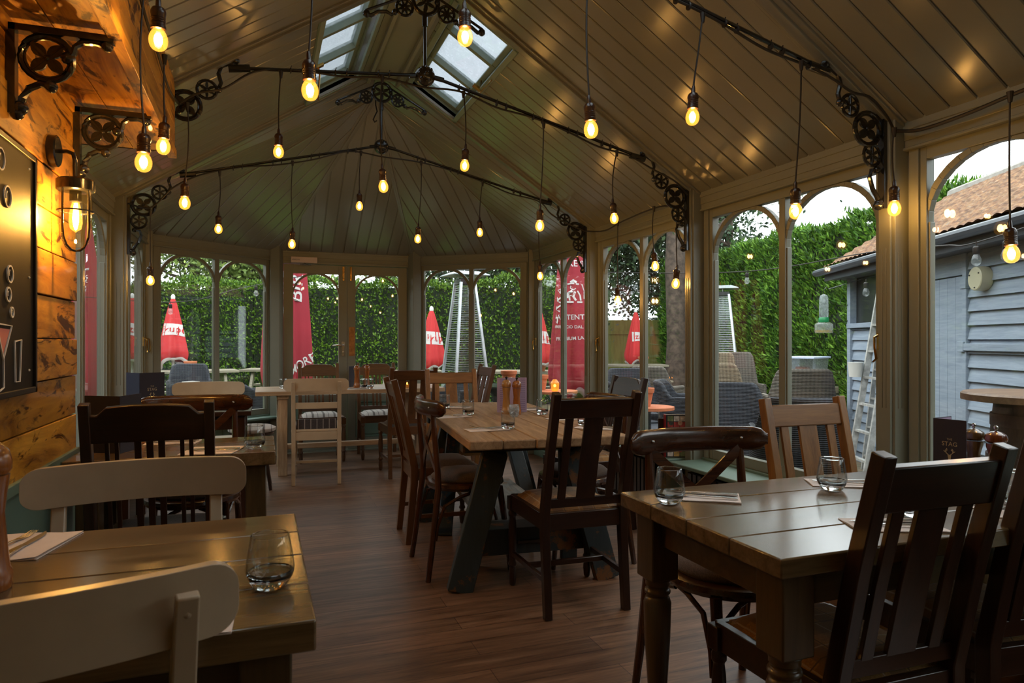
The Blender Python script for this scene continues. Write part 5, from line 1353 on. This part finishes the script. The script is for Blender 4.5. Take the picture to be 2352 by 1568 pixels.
m = MB(); m.tube([(-.2, yr1, rz1+.01), (Ls, yr1, rz1+.01)], .06, 8); m.build('ridge_tiles', plain('grey_ridge_tile', (.30, .28, .25), .9, var=.3, vs=10), t)
M_GUT = plain('dark_grey_gutter', (.055, .065, .080), .35)
m = MB(); m.sweep([(-.28, .245, 1.955), (Ls, .245, 1.955)], (.10, .075), (0,1,0), 10); m.build('gutter', M_GUT, t)
m = MB(); m.box(-.2, Ls, .16, .19, 1.86, 1.96); m.box(-.2, Ls, -.05, .17, 1.87, 1.89); m.build('fascia_board', plain('dark_grey_paint', (.06, .07, .085), .6), t)  # plain dark grey boards below the gutter
# bulkhead lamp on the shed
t = thing('bulkhead_lamp', 'round cream bulkhead fitting on the shed wall', 'outdoor lamp'); t.matrix_world = MS @ T(2.36, .0, 1.655)
m = MB(); m.lathe([(.088, -.02), (.090, .01), (.086, .055), (.080, .060), (.001, .062)], 30, RX(-PI/2)); m.build('housing', plain('cream_enamel', (.50, .48, .34), .4), t)
m = MB()
for k in range(3): a = .6+2*PI*k/3; m.ball((.065*math.cos(a), .062, .065*math.sin(a)), .006, 6, 4)
m.build('screw', M_IRON, t)
# ladder
t = thing('step_ladder', 'paint-splashed aluminium ladder leaning on the shed', 'ladder'); t.location = (5.28, 5.02, -.045)
m = MB(); lean_ = Vector((.36, -.10, 2.08)); dd = Vector((-.4227, -.9063, 0))*.36
al = plain('paint_splashed_aluminium', (.55, .55, .53), .5, .5, var=.35, vs=18)
for q in (0, 1): m = MB(); m.sweep([dd*q, dd*q+lean_], (.055, .028), (-.9, .42, 0)); m.build('side_rail', al, t)
for k in range(8):
    p = lean_*((k+.6)/8.3); m = MB(); m.sweep([p, p+dd], (.045, .020), (-.9, .42, 0)); m.build('rung', al, t)
t = thing('step_ladder', 'folded rear frame of the aluminium ladder between it and the shed', 'ladder'); t.location = (5.50, 5.06, -.045)
lean2 = Vector((.17, -.10, 1.75))
for q in (0, 1): m = MB(); m.sweep([dd*q, dd*q+lean2], (.04, .022), (-.9, .42, 0)); m.build('side_rail', al, t)
for k in range(6): p = lean2*((k+.5)/6.3); m = MB(); m.sweep([p, p+dd], (.03, .016), (-.9, .42, 0)); m.build('rung', al, t)
t = thing('paint_pot', 'small white pot hanging on the ladder', 'pot', (5.36, 5.02, .86)); m = MB(); m.lathe([(.055, 0), (.07, .13), (.072, .14)], 16); m.build('pot', M_WHITE, t)

# barrel table
t = thing('barrel_table', 'oak barrel with a round wooden top outside the nearest window', 'table', (3.57, 2.23, -.045))
bw = wood('barrel_oak', (.030, .017, .010), (.085, .050, .030), 'z', .6, 0, bmp=.4)
m = MB(); m.lathe([(.19, 0), (.22, .27), (.228, .48), (.22, .70), (.195, .95)], 34); m.build('barrel', bw, t)
for z, r in ((.10, .203), (.28, .221), (.66, .223), (.86, .205)): m = MB(); m.lathe([(r, z-.03), (r+.006, z-.03), (r+.006, z+.03), (r, z+.03)], 34); m.build('hoop', plain('rusty_hoop', (.09, .06, .05), .6, .6, var=.4), t)
m = MB(); m.lathe([(.30, .95), (.335, .955), (.335, .985), (.325, .994), (.001, .995)], 40); m.build('round_top', wood('wet_table_top', (.13, .07, .04), (.26, .16, .09), 'x', .4, 0, bmp=.2), t)

# terracotta pots
def pot(label, x, y, z, h, r, num=None, name='terracotta_pot', face=0, num_h=None):
    t = thing(name, label, 'plant pot', (x, y, z), face)
    m = MB(); m.lathe([(r*.62, 0), (r*.90, h*.74), (r*1.0, h*.745), (r*1.04, h*.98), (r*.98, h), (r*.9, h*.97), (r*.84, h*.72), (r*.55, h*.05), (.001, h*.05)], 24); m.build('pot_body', M_TERRA, t)
    if num:
        vs, fs = text_mesh(num, h*.52); m = MB()
        m.add([(math.sin(q[0]/(r*.85))*(r*(.62+.28*((h*.36+q[1])/(h*.74)))+.002), -math.cos(q[0]/(r*.85))*(r*(.62+.28*((h*.36+q[1])/(h*.74)))+.002), h*.36+q[1]) for q in vs], fs); m.build('painted_number', M_CHALK, t, smooth=0, recalc=False)
    return t
# picnic tables
PW = wood('weathered_picnic_wood', (.13, .115, .08), (.30, .265, .19), 'x', .7, 0, bmp=.3)
def picnic(label, x, y, rz, L_=1.5):
    t = thing('picnic_table', label, 'table', (x, y, -.045), rz)
    for k in range(5): m = MB(); m.box(-L_/2, L_/2, -.36+.146*k, -.36+.146*k+.135, .72, .76); m.build('top_plank', PW, t, bevel=.003)
    for s in (-1, 1): m = MB(); m.box(-L_/2, L_/2, s*.62-.12, s*.62+.12, .42, .455); m.build('bench', PW, t, bevel=.003)
    for sx in (-1, 1):
        for sy in (-1, 1): m = MB(); m.sweep([(sx*L_*.36, sy*.22, .72), (sx*L_*.36, sy*.62, 0)], (.045, .09), (1,0,0)); m.build('leg', PW, t)
        m = MB(); m.box(sx*L_*.36-.02, sx*L_*.36+.02, -.74, .74, .34, .42); m.build('cross_bar', PW, t)
    return t
picnic('weathered picnic table by the left far window, left of pot 63', -1.15, 12.7, R(10)); pot('terracotta pot numbered 63 on a picnic table in the far left window', -1.10, 12.45, .715, .16, .10, '63', face=R(-5))
picnic('weathered picnic table on the lawn behind the far left window mullion', .45, 12.9, R(-15))
picnic('weathered picnic table carrying pot 61, right of the patio heater', 4.15, 10.62, R(-24), 1.9); picnic('weathered picnic table under the red parasol beside the heater', 2.30, 11.25, R(-10), 1.1)
picnic('weathered picnic table under the red parasol before the fence', 7.35, 12.75, R(-20)); pot('terracotta pot numbered 60 on the picnic table before the fence', 7.50, 12.45, .715, .17, .11, '60', face=R(-30))
pot('terracotta pot numbered 61 left of the big maroon parasol', 4.28, 10.3, .715, .17, .11, '61', face=R(-22))
t = thing('terrace_table', 'round dark rattan table carrying pot 47', 'table', (2.78, 7.65, -.045))
m = MB(); m.lathe([(.02, .70), (.42, .705), (.42, .725), (.001, .726)], 30); m.build('table_top', plain('smoked_glass_top', (.05, .055, .06), .15), t)
m = MB(); m.lathe([(.25, 0), (.20, .1), (.20, .6), (.30, .70)], 20); m.build('base', plain('dark_rattan_plain', (.035, .032, .032), .6, var=.4, vs=60), t)
pot('terracotta pot numbered 47 standing beyond the lilac menu', 2.68, 7.40, .700, .165, .092, '47', face=R(-20))
pot('terracotta pot with a white 4 outside the far right window', 2.96, 7.12, .655, .17, .085, '4', face=R(-23))
pot('terracotta pot with a white L stroke standing outside by the cookbooks', 3.16, 5.23, .630, .165, .085, 'L', face=R(-30))
pot('plain terracotta pot outside the nearest window, left of the gold-lettered menu', 3.16, 2.52, .595, .155, .062)
for lab, x, y, r in (('round terracotta-tiled bistro table under the pot outside by the cookbooks', 3.20, 5.22, .22), ('round tiled bistro table outside the far right window', 3.05, 6.97, .27), ('small round table under the plain pot outside the nearest window', 3.16, 2.52, .10)):
    zt_ = .63 if 4 < y < 6 else (.655 if y > 5 else .595)
    t = thing('bistro_table', lab, 'table', (x, y, -.045)); m = MB(); m.lathe([(.02, zt_+.015), (r, zt_+.02), (r, zt_+.0445), (.001, zt_+.0448)], 30); m.build('table_top', M_TERRA, t); m = MB(); m.tube([(0, 0, 0), (0, 0, zt_+.02)], .02, 8); m.lathe([(.18, 0), (.16, .03), (.02, .04)], 18); m.build('pedestal', M_IRON, t)
for lab, x, y, z in (('amber glass lantern burning on the tiled bistro table outside', 3.02, 6.86, .6565),):
    t = thing('table_lantern', lab, 'lantern', (x, y, z)); m = MB(); m.lathe([(.03, 0), (.045, .02), (.05, .09), (.02, .13)], 10); m.build('lantern_body', pane_mat('amber_lantern_glass', (1, .6, .2), 1.45, emit=((1, .5, .05), .5)), t)
    m = MB(); m.ball((0, 0, .06), .016, 8, 6); m.build('flame', bpy.data.materials['candle_flame'], t)

# ---------------------------------------------------------------- closed parasols
M_RED = plain('red_canvas', (.50, .020, .022), .75, var=.06, vs=4); M_MAR = plain('maroon_canvas', (.30, .010, .024), .75, var=.08, vs=4); M_CANW = plain('white_canvas_print', (.60, .56, .55), .8); M_PINK = plain('pink_canvas_underside', (.45, .26, .29), .8)
def parasol(label, x, y, zb, zt, rb, mat, print_=(), folds=6, seed=0, hem=True, name='closed_parasol', rt=.03, patch=None, pole=.025):
    t = thing(name, label, 'parasol', (x, y, -.045)); n = 84; k = 26; H = zt-zb
    def rad(a, v): # v 0 bottom 1 top
        f = 1+.16*math.cos(folds*a+seed)*(1-v)**.6+.05*math.cos(11*a+seed*2)
        body = rt+(rb-rt)*(1-v)**.78
        if v < .14: body *= .72+.28*(v/.14)**.6
        return body*f
    def S(a, v, off=0):
        r = rad(a, v)+off; z = zb+.045+H*v+(.10*H*(math.cos(folds*a*.5+seed)*.5+.3*math.sin(3*a))*(1-v)**3 if hem else 0); return (r*math.cos(a), r*math.sin(a), z)
    vs = [S(2*PI*i/n, j/k) for j in range(k+1) for i in range(n)]; m = MB()
    m.add(vs, [(j*n+i, j*n+(i+1) % n, (j+1)*n+(i+1) % n, (j+1)*n+i) for j in range(k) for i in range(n)]); m.build('canopy', mat, t, smooth=60)
    if hem:
        m = MB(); vs = [S(2*PI*i/n, j*.012, .004) for j in range(5) for i in range(n)]; vs = [(a*1.01, b*1.01, c-.05*H*(.5+.5*math.sin(5*math.atan2(b, a)+seed))) for a, b, c in vs]
        m.add(vs, [(j*n+i, j*n+(i+1) % n, (j+1)*n+(i+1) % n, (j+1)*n+i) for j in range(4) for i in range(n)]); m.build('folded_hem', M_PINK if mat is M_MAR else M_CANW, t, smooth=60)
    m = MB(); m.ball((0, 0, zt+.06), .035, 10, 8, 1, 1, 1.6); m.build('finial', M_WHITE, t)
    m = MB(); m.tube([(0, 0, 0), (0, 0, zb+.2)], pole, 10); m.build('pole', M_WHITE if mat is M_RED else M_GALV, t)
    def surf_map(a0, v0, rot):
        c, s_ = math.cos(rot), math.sin(rot)
        def fn(u, w, zz):
            p, q = u*c-w*s_, u*s_+w*c; v = v0+q/H; r = max(rad(a0, v), .04)
            P_ = S(a0+p/r, v, .006); return P_
        return fn
    if patch:
        a0, v0, w, h, rot = patch; fn = surf_map(a0, v0, rot); vs = []; fs = []
        for j in range(7):
            for i in range(13): vs.append(fn((i/12-.5)*w, (j/6-.5)*h, 0))
        for j in range(6):
            for i in range(12): b = j*13+i; fs.append((b, b+1, b+14, b+13))
        m = MB(); m.add([Vector(p)*.999+Vector((0, 0, 0)) for p in vs], fs); m.build('white_panel', M_CANW, t, smooth=60)
    pr = MB(); pr2 = MB()
    for txt, size, a0, v0, rot, tgt in print_:
        fn = surf_map(a0, v0, rot); V, F = text_mesh(txt, size, bold=.012)
        V2 = [Vector(fn(*q)) for q in V]
        if tgt == 'red': V2 = [Vector((q.x*1.012, q.y*1.012, q.z)) for q in V2]; pr2.add(V2, F)
        else: pr.add(V2, F)
    if pr.v: pr.build('canopy_lettering', M_CANW, t, smooth=0, recalc=False)
    if pr2.v: pr2.build('red_lettering', mat, t, smooth=0, recalc=False)
    return t, surf_map, S
def facing(x, y): return math.atan2(-y, -x)
f_ = facing(.33, 9.78)
parasol('tall closed maroon parasol with white lettering behind the left end door', .31, 9.60, .50, 2.75, .315, M_MAR, [('BIRRA', .27, f_+.72, .70, R(82), 'w'), ('MORETTI', .17, f_+1.15, .20, R(25), 'w'), ('BIRRA', .22, f_-.25, .60, R(84), 'w')], 5, 1.2, False, rt=.20)
f_ = facing(3.67, 7.82)
tb, smap, S_ = parasol('tall closed maroon parasol with an emblem and PREMIUM LAGER lettering in the far right window', 3.67, 7.82, .42, 2.40, .30, M_MAR,
    [("L'AUTENTICA", .085, f_+.12, .545, R(2), 'w'), ('BIRRIFICIO DAL 1859 -', .052, f_+.12, .485, R(2), 'w'), ('PREMIUM LAGER', .058, f_+.14, .415, R(6), 'w'), ('BIRRA', .18, f_-.86, .62, R(82), 'w'), ('MORETTI', .11, f_+.05, .88, R(0), 'w')], 5, .6, True, rt=.13, pole=.04)
# drawn emblem: a seated figure with a hat behind a table, kept as loose strokes
m = MB(); fn = smap(f_+.12, .70, 0)
def stroke(P_, w):
    P_ = [Vector((a, b)) for a, b in P_]; vs = []
    for i, p in enumerate(P_):
        d_ = (P_[min(i+1, len(P_)-1)]-P_[max(i-1, 0)]); d_ = Vector((-d_.y, d_.x)).normalized()*w/2; vs += [fn(p.x+d_.x, p.y+d_.y, 0), fn(p.x-d_.x, p.y-d_.y, 0)]
    m.add(vs, [(2*i, 2*i+2, 2*i+3, 2*i+1) for i in range(len(P_)-1)])
for pts_, w_ in (([(-.07, .10), (.0, .115), (.07, .10)], .018), ([(-.035, .12), (.0, .15), (.04, .12)], .03), ([(-.03, .085), (-.035, .05), (0, .03), (.03, .05)], .012), ([(-.01, .02), (-.06, -.01), (-.075, -.07)], .028), ([(.02, .01), (.0, -.05), (.03, -.10)], .026), ([(.05, .02), (.08, -.04), (.085, -.10)], .016), ([(.10, .10), (.125, .02), (.12, -.08)], .012), ([(-.09, -.12), (.10, -.12)], .02), ([(-.045, -.10), (-.05, -.04), (-.02, -.04)], .02), ([(-.11, .08), (-.13, .0), (-.12, -.09)], .012)): stroke(pts_, w_)
m.build('emblem', M_CANW, tb, smooth=0, recalc=False)
def small_parasol(lab, x, y, zb, zt, rb, off, seed):
    f = facing(x, y); parasol(lab, x, y, zb, zt, rb, M_RED, [('izupo', .16, f+off, .50, R(-4), 'red')], 4, seed, True, patch=(f+off, .50, .42, .20, R(-6)), rt=.025)
small_parasol('small closed red parasol with a white printed band in the far left window', -1.42, 13.0, .86, 1.94, .26, .15, 2.2)
small_parasol('small closed red parasol left of the patio heater in the end window', 2.57, 10.75, .80, 1.70, .22, .95, .4)
small_parasol('small closed red parasol partly hidden by the big maroon one', 4.22, 10.2, .82, 1.70, .20, 1.0, 1.4)
small_parasol('small closed red parasol before the green fence', 7.58, 12.9, .74, 1.84, .24, .9, 3.0)
small_parasol('small closed red parasol seen in the narrow left window by the post', -1.93, 12.3, .86, 1.90, .26, .5, 4.1)
parasol('closed maroon parasol half hidden by the timber wall in the left window', -2.02, 9.3, .50, 2.6, .30, M_MAR, [('BIRRA', .2, facing(-2, 9.3)+.1, .62, R(80), 'w')], 5, .3, False, rt=.12)

# ---------------------------------------------------------------- patio heaters
def heater(label, x, y, rz):
    t = thing('patio_heater', label, 'patio heater', (x, y, -.045), rz)
    m = MB(); m.box(-.26, .26, -.26, .26, 0, .72); m.build('base_cabinet', M_GALV, t, bevel=.01)
    for sx in (-1, 1):
        for sy in (-1, 1): m = MB(); m.sweep([(sx*.245, sy*.245, .70), (sx*.105, sy*.105, 2.08)], (.035, .035), (1,0,0)); m.build('corner_rail', M_GALV, t)
    m = MB()
    for k in range(42):
        z = .74+k*.0315; q = (z-.70)/1.38; r = .245-.14*q
        m.tube([(-r, -r, z), (r, -r, z), (r, r, z), (-r, r, z)], .0035, 4, closed=True)
    m.build('wire_guard', M_GALV, t)
    m = MB(); m.tube([(0, 0, .72), (0, 0, 2.05)], .055, 16); m.build('glass_tube', M_GLASS, t)
    m = MB(); m.box(-.12, .12, -.12, .12, 2.05, 2.13); m.build('burner_head', M_IRON, t, bevel=.006)
    m = MB(); m.add([(-.27, -.27, 2.185), (.27, -.27, 2.185), (.27, .27, 2.185), (-.27, .27, 2.185), (-.15, -.15, 2.235), (.15, -.15, 2.235), (.15, .15, 2.235), (-.15, .15, 2.235), (-.27, -.27, 2.175), (.27, -.27, 2.175), (.27, .27, 2.175), (-.27, .27, 2.175)], [(0,1,5,4), (1,2,6,5), (2,3,7,6), (3,0,4,7), (4,5,6,7), (8,9,1,0), (9,10,2,1), (10,11,3,2), (11,8,0,3), (8,11,10,9)])
    for s in (-1, 1): m.tube([(s*.1, 0, 2.12), (s*.1, 0, 2.19)], .01, 6)
    m.build('reflector', M_GALV, t)
heater('pyramid patio heater with a square reflector behind the end window', 2.72, 9.35, R(8))
heater('pyramid patio heater at the left of the right-hand windows, before the conifer hedge', 7.72, 10.12, R(50))

# ---------------------------------------------------------------- rattan and wicker armchairs
def weave(name, dark, light, sc=55):
    m_, N, L, B = nodes(name); v = coords(N, L)
    w1 = N.new('ShaderNodeTexWave'); w1.wave_type = 'BANDS'; w1.bands_direction = 'Z'; w1.inputs['Scale'].default_value = sc*.42; w1.inputs['Distortion'].default_value = .8; L.new(v, w1.inputs[0])
    w2 = N.new('ShaderNodeTexWave'); w2.wave_type = 'BANDS'; w2.bands_direction = 'X'; w2.inputs['Scale'].default_value = sc*.16; w2.inputs['Distortion'].default_value = .4; L.new(v, w2.inputs[0])
    mm = N.new('ShaderNodeMath'); mm.operation = 'MULTIPLY_ADD'; L.new(w2.outputs['Fac'], mm.inputs[0]); mm.inputs[1].default_value = .35; L.new(w1.outputs['Fac'], mm.inputs[2])
    ad = N.new('ShaderNodeMath'); ad.operation = 'MULTIPLY_ADD'; L.new(noise(N, L, v, 6, 5), ad.inputs[0]); ad.inputs[1].default_value = .35; L.new(mm.outputs[0], ad.inputs[2])
    L.new(ramp(N, L, ad.outputs[0], [(.30, dark), (.98, light)]), B.inputs['Base Color']); B.inputs['Roughness'].default_value = .75; B.inputs['Specular IOR Level'].default_value = .3; bump(N, L, B, mm.outputs[0], .6, .01); return m_
M_RATD = weave('dark_grey_rattan', (.005, .005, .007), (.050, .054, .066)); M_WICK = weave('natural_wicker', (.035, .025, .015), (.25, .195, .13), 48); M_WICKG = weave('grey_wicker', (.030, .026, .022), (.17, .15, .125), 48)
def armchair(label, x, y, rz, mat, W_=.62, D=.60, SH=.40, BH=.86, AH=.64, group=None, wing=False):
    t = thing('woven_armchair', label, 'armchair', (x, y, -.045), rz, group); m = MB(); n = 28; vs = []; fs = []; th = .05
    def plan(u, off): # u 0..1 runs right arm front -> back -> left arm front
        a = -.06*PI+u*1.12*PI; c, s_ = math.cos(a), math.sin(a); e = .55
        return (math.copysign(abs(c)**e, c)*(W_/2-off), -math.copysign(abs(s_)**e, s_)*(D/2-off))
    def top(u):
        q = abs(u-.5)*2; k = max(0, min(1, (q-.30)/.34)); k = k*k*(3-2*k); return BH+(AH-BH)*k+(.03*math.cos(q*4) if wing else 0)
    rows = [0.06, .15, .3, SH, .5, .7, .85, 1]
    for i in range(n+1):
        u = i/n; p0 = plan(u, 0); p1 = plan(u, th); T_ = top(u); lean = .10*(1-min(1, abs(u-.5)*3))
        for off, p in ((0, p0), (1, p1)):
            for r_ in (.05, .22, SH-.02, SH+.12, T_):
                z = min(r_, T_); k = max(0, (z-SH)/(BH-SH)); vs.append((p[0]*(1+.03*k), p[1]-lean*k, z))
    for i in range(n):
        for off in (0, 1):
            for j in range(4): a = i*10+off*5+j; fs.append((a, a+10, a+11, a+1))
        fs.append((i*10+4, i*10+14, i*10+19, i*10+9)); fs.append((i*10, i*10+5, i*10+15, i*10+10))
    for i in (0, n): fs.append(tuple(i*10+q for q in (0, 1, 2, 3, 4, 9, 8, 7, 6, 5)))
    m.add(vs, fs); m.box(-W_/2+.03, W_/2-.03, -D/2+.03, D/2-.02, SH-.08, SH-.01); m.box(-W_/2+.03, W_/2-.03, D/2-.06, D/2-.02, .10, SH-.04)
    m.build('woven_shell', mat, t, smooth=50)
    rim = [( (plan(i/n, th/2)[0])*(1.03), plan(i/n, th/2)[1]-.10*(1-min(1, abs(i/n-.5)*3))*max(0, (top(i/n)-SH)/(BH-SH)), top(i/n)) for i in range(n+1)]
    m = MB(); m.tube(rim, th*.55, 8); m.build('rolled_rim', mat, t, smooth=60)
    for sx in (-1, 1):
        for sy in (-1, 1): m = MB(); m.box(sx*(W_/2-.05)-.02, sx*(W_/2-.05)+.02, sy*(D/2-.06)-.02, sy*(D/2-.06)+.02, 0, .12); m.build('foot', M_IRON if mat is M_RATD else mat, t)
    return t
armchair('dark rattan armchair right outside the window behind the honey oak chair', 3.47, 3.74, R(-35), M_RATD)
armchair('dark rattan armchair outside the left light of the middle window', 4.15, 5.25, R(150), M_RATD, BH=.82)
armchair('dark rattan armchair partly hidden by the second window post', 3.55, 6.0, R(-120), M_RATD, BH=.74)
armchair('pale wicker armchair with a high back seen behind the dark rattan chairs', 5.25, 6.75, R(170), M_WICK, .64, .62, BH=.95)
armchair('broad grey wicker armchair left of the ladder, its back to the window', 5.55, 5.98, R(-30), M_WICKG, .72, .6, BH=.93)
armchair('wicker armchair leaning back by the conifer hedge, the left of two', 6.05, 7.95, R(150), M_WICK, .5, .5, BH=1.06, AH=.6)
armchair('wicker armchair by the conifer hedge, the right of two', 6.68, 8.2, R(165), M_WICKG, .5, .5, BH=1.06, AH=.6)
armchair('dark rattan armchair beyond the far right window, right of the maroon parasol', 4.25, 7.35, R(160), M_RATD, BH=.88)
armchair('dark rattan armchair outside the far right window, nearest the jar', 3.72, 6.55, R(-90), M_RATD, BH=.80)
armchair('grey woven armchair seen between the two farther right posts', 5.0, 7.9, R(-60), M_WICKG, BH=.9)
armchair('dark rattan armchair in the light right of the far right mullion', 4.35, 6.25, R(-130), M_RATD, BH=.80)
armchair('dark rattan armchair on the lawn edge beyond the far left window', .02, 8.9, R(-70), M_RATD, BH=.72)
armchair('dark rattan armchair by pot 63 in the far left window', -1.0, 11.2, R(185), M_RATD, .62, .6, BH=.88)
armchair('dark rattan armchair behind the heater window, left of pot 47', 2.15, 8.1, R(120), M_RATD, BH=.80)
armchair('dark rattan armchair seen through the left window beside the timber wall', -2.3, 7.3, R(-100), M_RATD, BH=.85)
t = thing('storage_crate', 'wooden pallet crate under the clear storage box', 'crate', (7.35, 7.75, -.045), R(25)); m = MB()
for k in range(5): m.box(-.42, .42, -.3, .3, .02+.12*k, .11+.12*k)
m.build('slats', PW, t, bevel=.004)
t = thing('storage_box', 'clear plastic storage box with a lid full of terracotta pots before the conifer hedge', 'storage box', (7.32, 7.72, .60), R(25))
m = MB(); m.add([(-.25, -.18, 0), (.25, -.18, 0), (.25, .18, 0), (-.25, .18, 0), (-.29, -.21, .36), (.29, -.21, .36), (.29, .21, .36), (-.29, .21, .36)], [(0,1,5,4), (1,2,6,5), (2,3,7,6), (3,0,4,7), (0,3,2,1)]); m.build('box_walls', pane_mat('clear_blue_plastic', (.72, .80, .95), 1.5, haze=.45), t, smooth=0)
m = MB(); m.box(-.31, .31, -.23, .23, .36, .385); m.build('lid', plain('pale_blue_plastic', (.50, .58, .78), .4), t, bevel=.004)
m = MB()
for x_, y_, h_ in ((-.12, 0, .24), (.05, .02, .2), (.16, -.05, .16), (-.02, -.10, .18)): m.lathe([(.05, .01), (.085, h_-.04), (.095, h_-.035), (.095, h_)], 16, T(x_, y_, 0))
m.build('stored_pots', M_TERRA, t)
# wasp trap hanging outside
t = thing('wasp_trap', 'clear hanging wasp trap with a green collar outside the middle window', 'wasp trap', (5.03, 5.08, 1.28))
m = MB(); m.lathe([(.075, 0), (.082, .01), (.080, .085), (.06, .10), (.03, .105)], 24); m.build('trap_bowl', pane_mat('cloudy_plastic', (.85, .9, .88), 1.45, haze=.3), t)
m = MB(); m.lathe([(.045, .10), (.048, .105), (.046, .14), (.040, .15)], 24); m.build('green_collar', plain('green_plastic', (.01, .22, .07), .4), t)
m = MB(); m.lathe([(.040, .15), (.042, .16), (.041, .33), (.030, .36), (.008, .37)], 24); m.build('trap_bottle', bpy.data.materials['cloudy_plastic'], t)
m = MB(); m.lathe([(.072, .004), (.076, .028), (.001, .03)], 20); m.build('bait_liquid', plain('amber_liquid', (.55, .38, .15), .2), t)
m = MB(); m.tube([(0, 0, .365), (0, 0, .41), (.03, 0, .44), (.06, 0, .42), (.30, -.10, .50), (.70, -.25, .62)], .004, 5); m.build('hanging_hook', M_IRON, t)
# garden festoon: clear bulbs on thin cables
M_CLEARB = pane_mat('clear_bulb_glass', (.93, .95, .95), 1.6, haze=.12)
def outdoor_string(pts, bulbs, label):
    cable(pts, label, .005)
    for x, y, z, lab in bulbs:
        t = thing('garden_bulb', lab, 'light bulb', (x, y, z), 0, 'unlit bulbs of the garden string'); m = MB(); m.lathe([(.014, .0), (.020, -.008), (.020, -.045), (.017, -.05)], 12); m.tube([(0, 0, 0), (0, 0, .03)], .004, 5); m.build('socket', M_CABLE, t)
        m = MB(); m.lathe([(.013, -.048), (.022, -.065), (.029, -.085), (.026, -.108), (.012, -.122), (.0001, -.125)], 14); m.build('bulb_glass', M_CLEARB, t)
outdoor_string([(-2.6, 9.2, 1.78), (-1.0, 8.9, 1.66), (-.2, 9.0, 1.86), (.9, 9.2, 2.10), (3.0, 9.0, 2.2)], [(-1.0, 8.9, 1.64, 'unlit clear bulb over the small red parasol in the far left window'), (-.06, 9.04, 1.885, 'unlit clear bulb high in the right light of the far left window')], 'thin garden light cable crossing the far left window')
outdoor_string([(3.0, 8.2, 2.15), (4.04, 7.57, 2.06), (5.01, 6.15, 1.97), (5.0, 4.56, 1.98), (4.4, 3.4, 1.86), (4.27, 3.05, 1.83), (3.9, 2.0, 1.92)], [(4.04, 7.57, 2.05, 'unlit clear bulb beside the far right window frame'), (5.01, 6.15, 1.955, 'unlit clear bulb above the pyramid heater by the conifer hedge'), (4.99, 4.56, 1.72, 'unlit clear bulb before the dark shed window'), (4.23, 3.03, 1.80, 'unlit clear bulb in front of the cream bulkhead lamp, the left one'), (4.31, 2.90, 1.82, 'unlit clear bulb in front of the cream bulkhead lamp, the right one')], 'thin garden light cable running along the shed')

# small iron hook at the top of the hipped end
t = thing('ceiling_hook', 'small black iron hook hanging from the peak of the hipped ceiling', 'hook', (XC-.01, 5.62, 3.13))
m = MB(); m.tube([(0, 0, .10), (0, 0, .0), (.012, 0, -.05), (-.008, 0, -.09), (-.02, 0, -.12), (-.008, 0, -.14), (.008, 0, -.125)], .006, 6); m.build('hook_iron', M_IRON, t)

# ================================================================ sub-parts and part labels
bpy.context.view_layer.update()
SUB = {'filament': ('bulb_glass', 'bulb'), 'cable_tee': ('cord',), 'rail_screw': ('top_rail',), 'screw_cap': ('crest_rail',), 'patterned_flap': ('seat_pad',),
       'drawer_handle': ('drawer_box',), 'knob': ('head',), 'spine_title': ('spine',), 'cover_pictures': ('cover',), 'cover_dishes': ('cover',), 'painted_number': ('pot_body',),
       'window_handle': ('window_frame',), 'casement_stay': ('window_frame',), 'bolt': ('door_frame',), 'push_plate': ('door_frame',), 'door_handle': ('door_frame',),
       'stay': ('sash',), 'lettering': ('closer_box',), 'canopy_lettering': ('canopy',), 'emblem': ('canopy',), 'red_lettering': ('canopy',), 'white_panel': ('canopy',),
       'folded_hem': ('canopy',), 'screw': ('housing',), 'gold_print': ('card_panel',), 'inner_page': ('card_panel',), 'flame': ('votive_glass', 'lantern_body'), 'pink_chalk': ('board',), 'chalk_drawing': ('board',)}
PL = {'knob': 'metal knob on the mill', 'patterned_flap': 'dark fabric flap with diamond pattern', 'window_handle': 'brass casement handle', 'casement_stay': 'brass casement stay', 'bolt': 'brass door bolt',
      'push_plate': 'tarnished brass push plate', 'door_handle': 'steel lever door handle', 'gold_print': 'gold lettering and stag mark', 'painted_number': 'white painted number', 'filament': 'glowing filament',
      'folded_hem': 'pale folded hem', 'emblem': 'white printed emblem', 'white_panel': 'white printed band', 'rail_screw': 'steel screw heads'}
base = lambda n: n.split('.')[0]
for o in list(scn.objects):
    b = base(o.name)
    if o.parent is None: continue
    if b in PL: o['label'] = PL[b]
    if b == 'seat_cushion':
        mn = base(o.data.materials[0].name); o['label'] = {'brown_woven_fabric': 'brown woven seat cushion', 'mustard_tartan': 'mustard tartan seat cushion', 'striped_cushion': 'grey striped seat cushion', 'tan_leather': 'tan leather seat'}.get(mn, 'seat cushion')
    if b in SUB and o.parent.parent is None:
        sib = [c for c in o.parent.children if base(c.name) in SUB[b]]
        if b in ('gold_print', 'inner_page'): sib = sib[-1:] if b == 'gold_print' else sorted(sib, key=lambda c: abs(int((c.name+'.000').split('.')[1])-int((o.name+'.000').split('.')[1])))
        if sib:
            p = sib[0]; w = o.matrix_world.copy(); inv = p.matrix_world.inverted(); o.parent = p; o.matrix_parent_inverse = Matrix.Identity(4); o.matrix_local = inv @ w
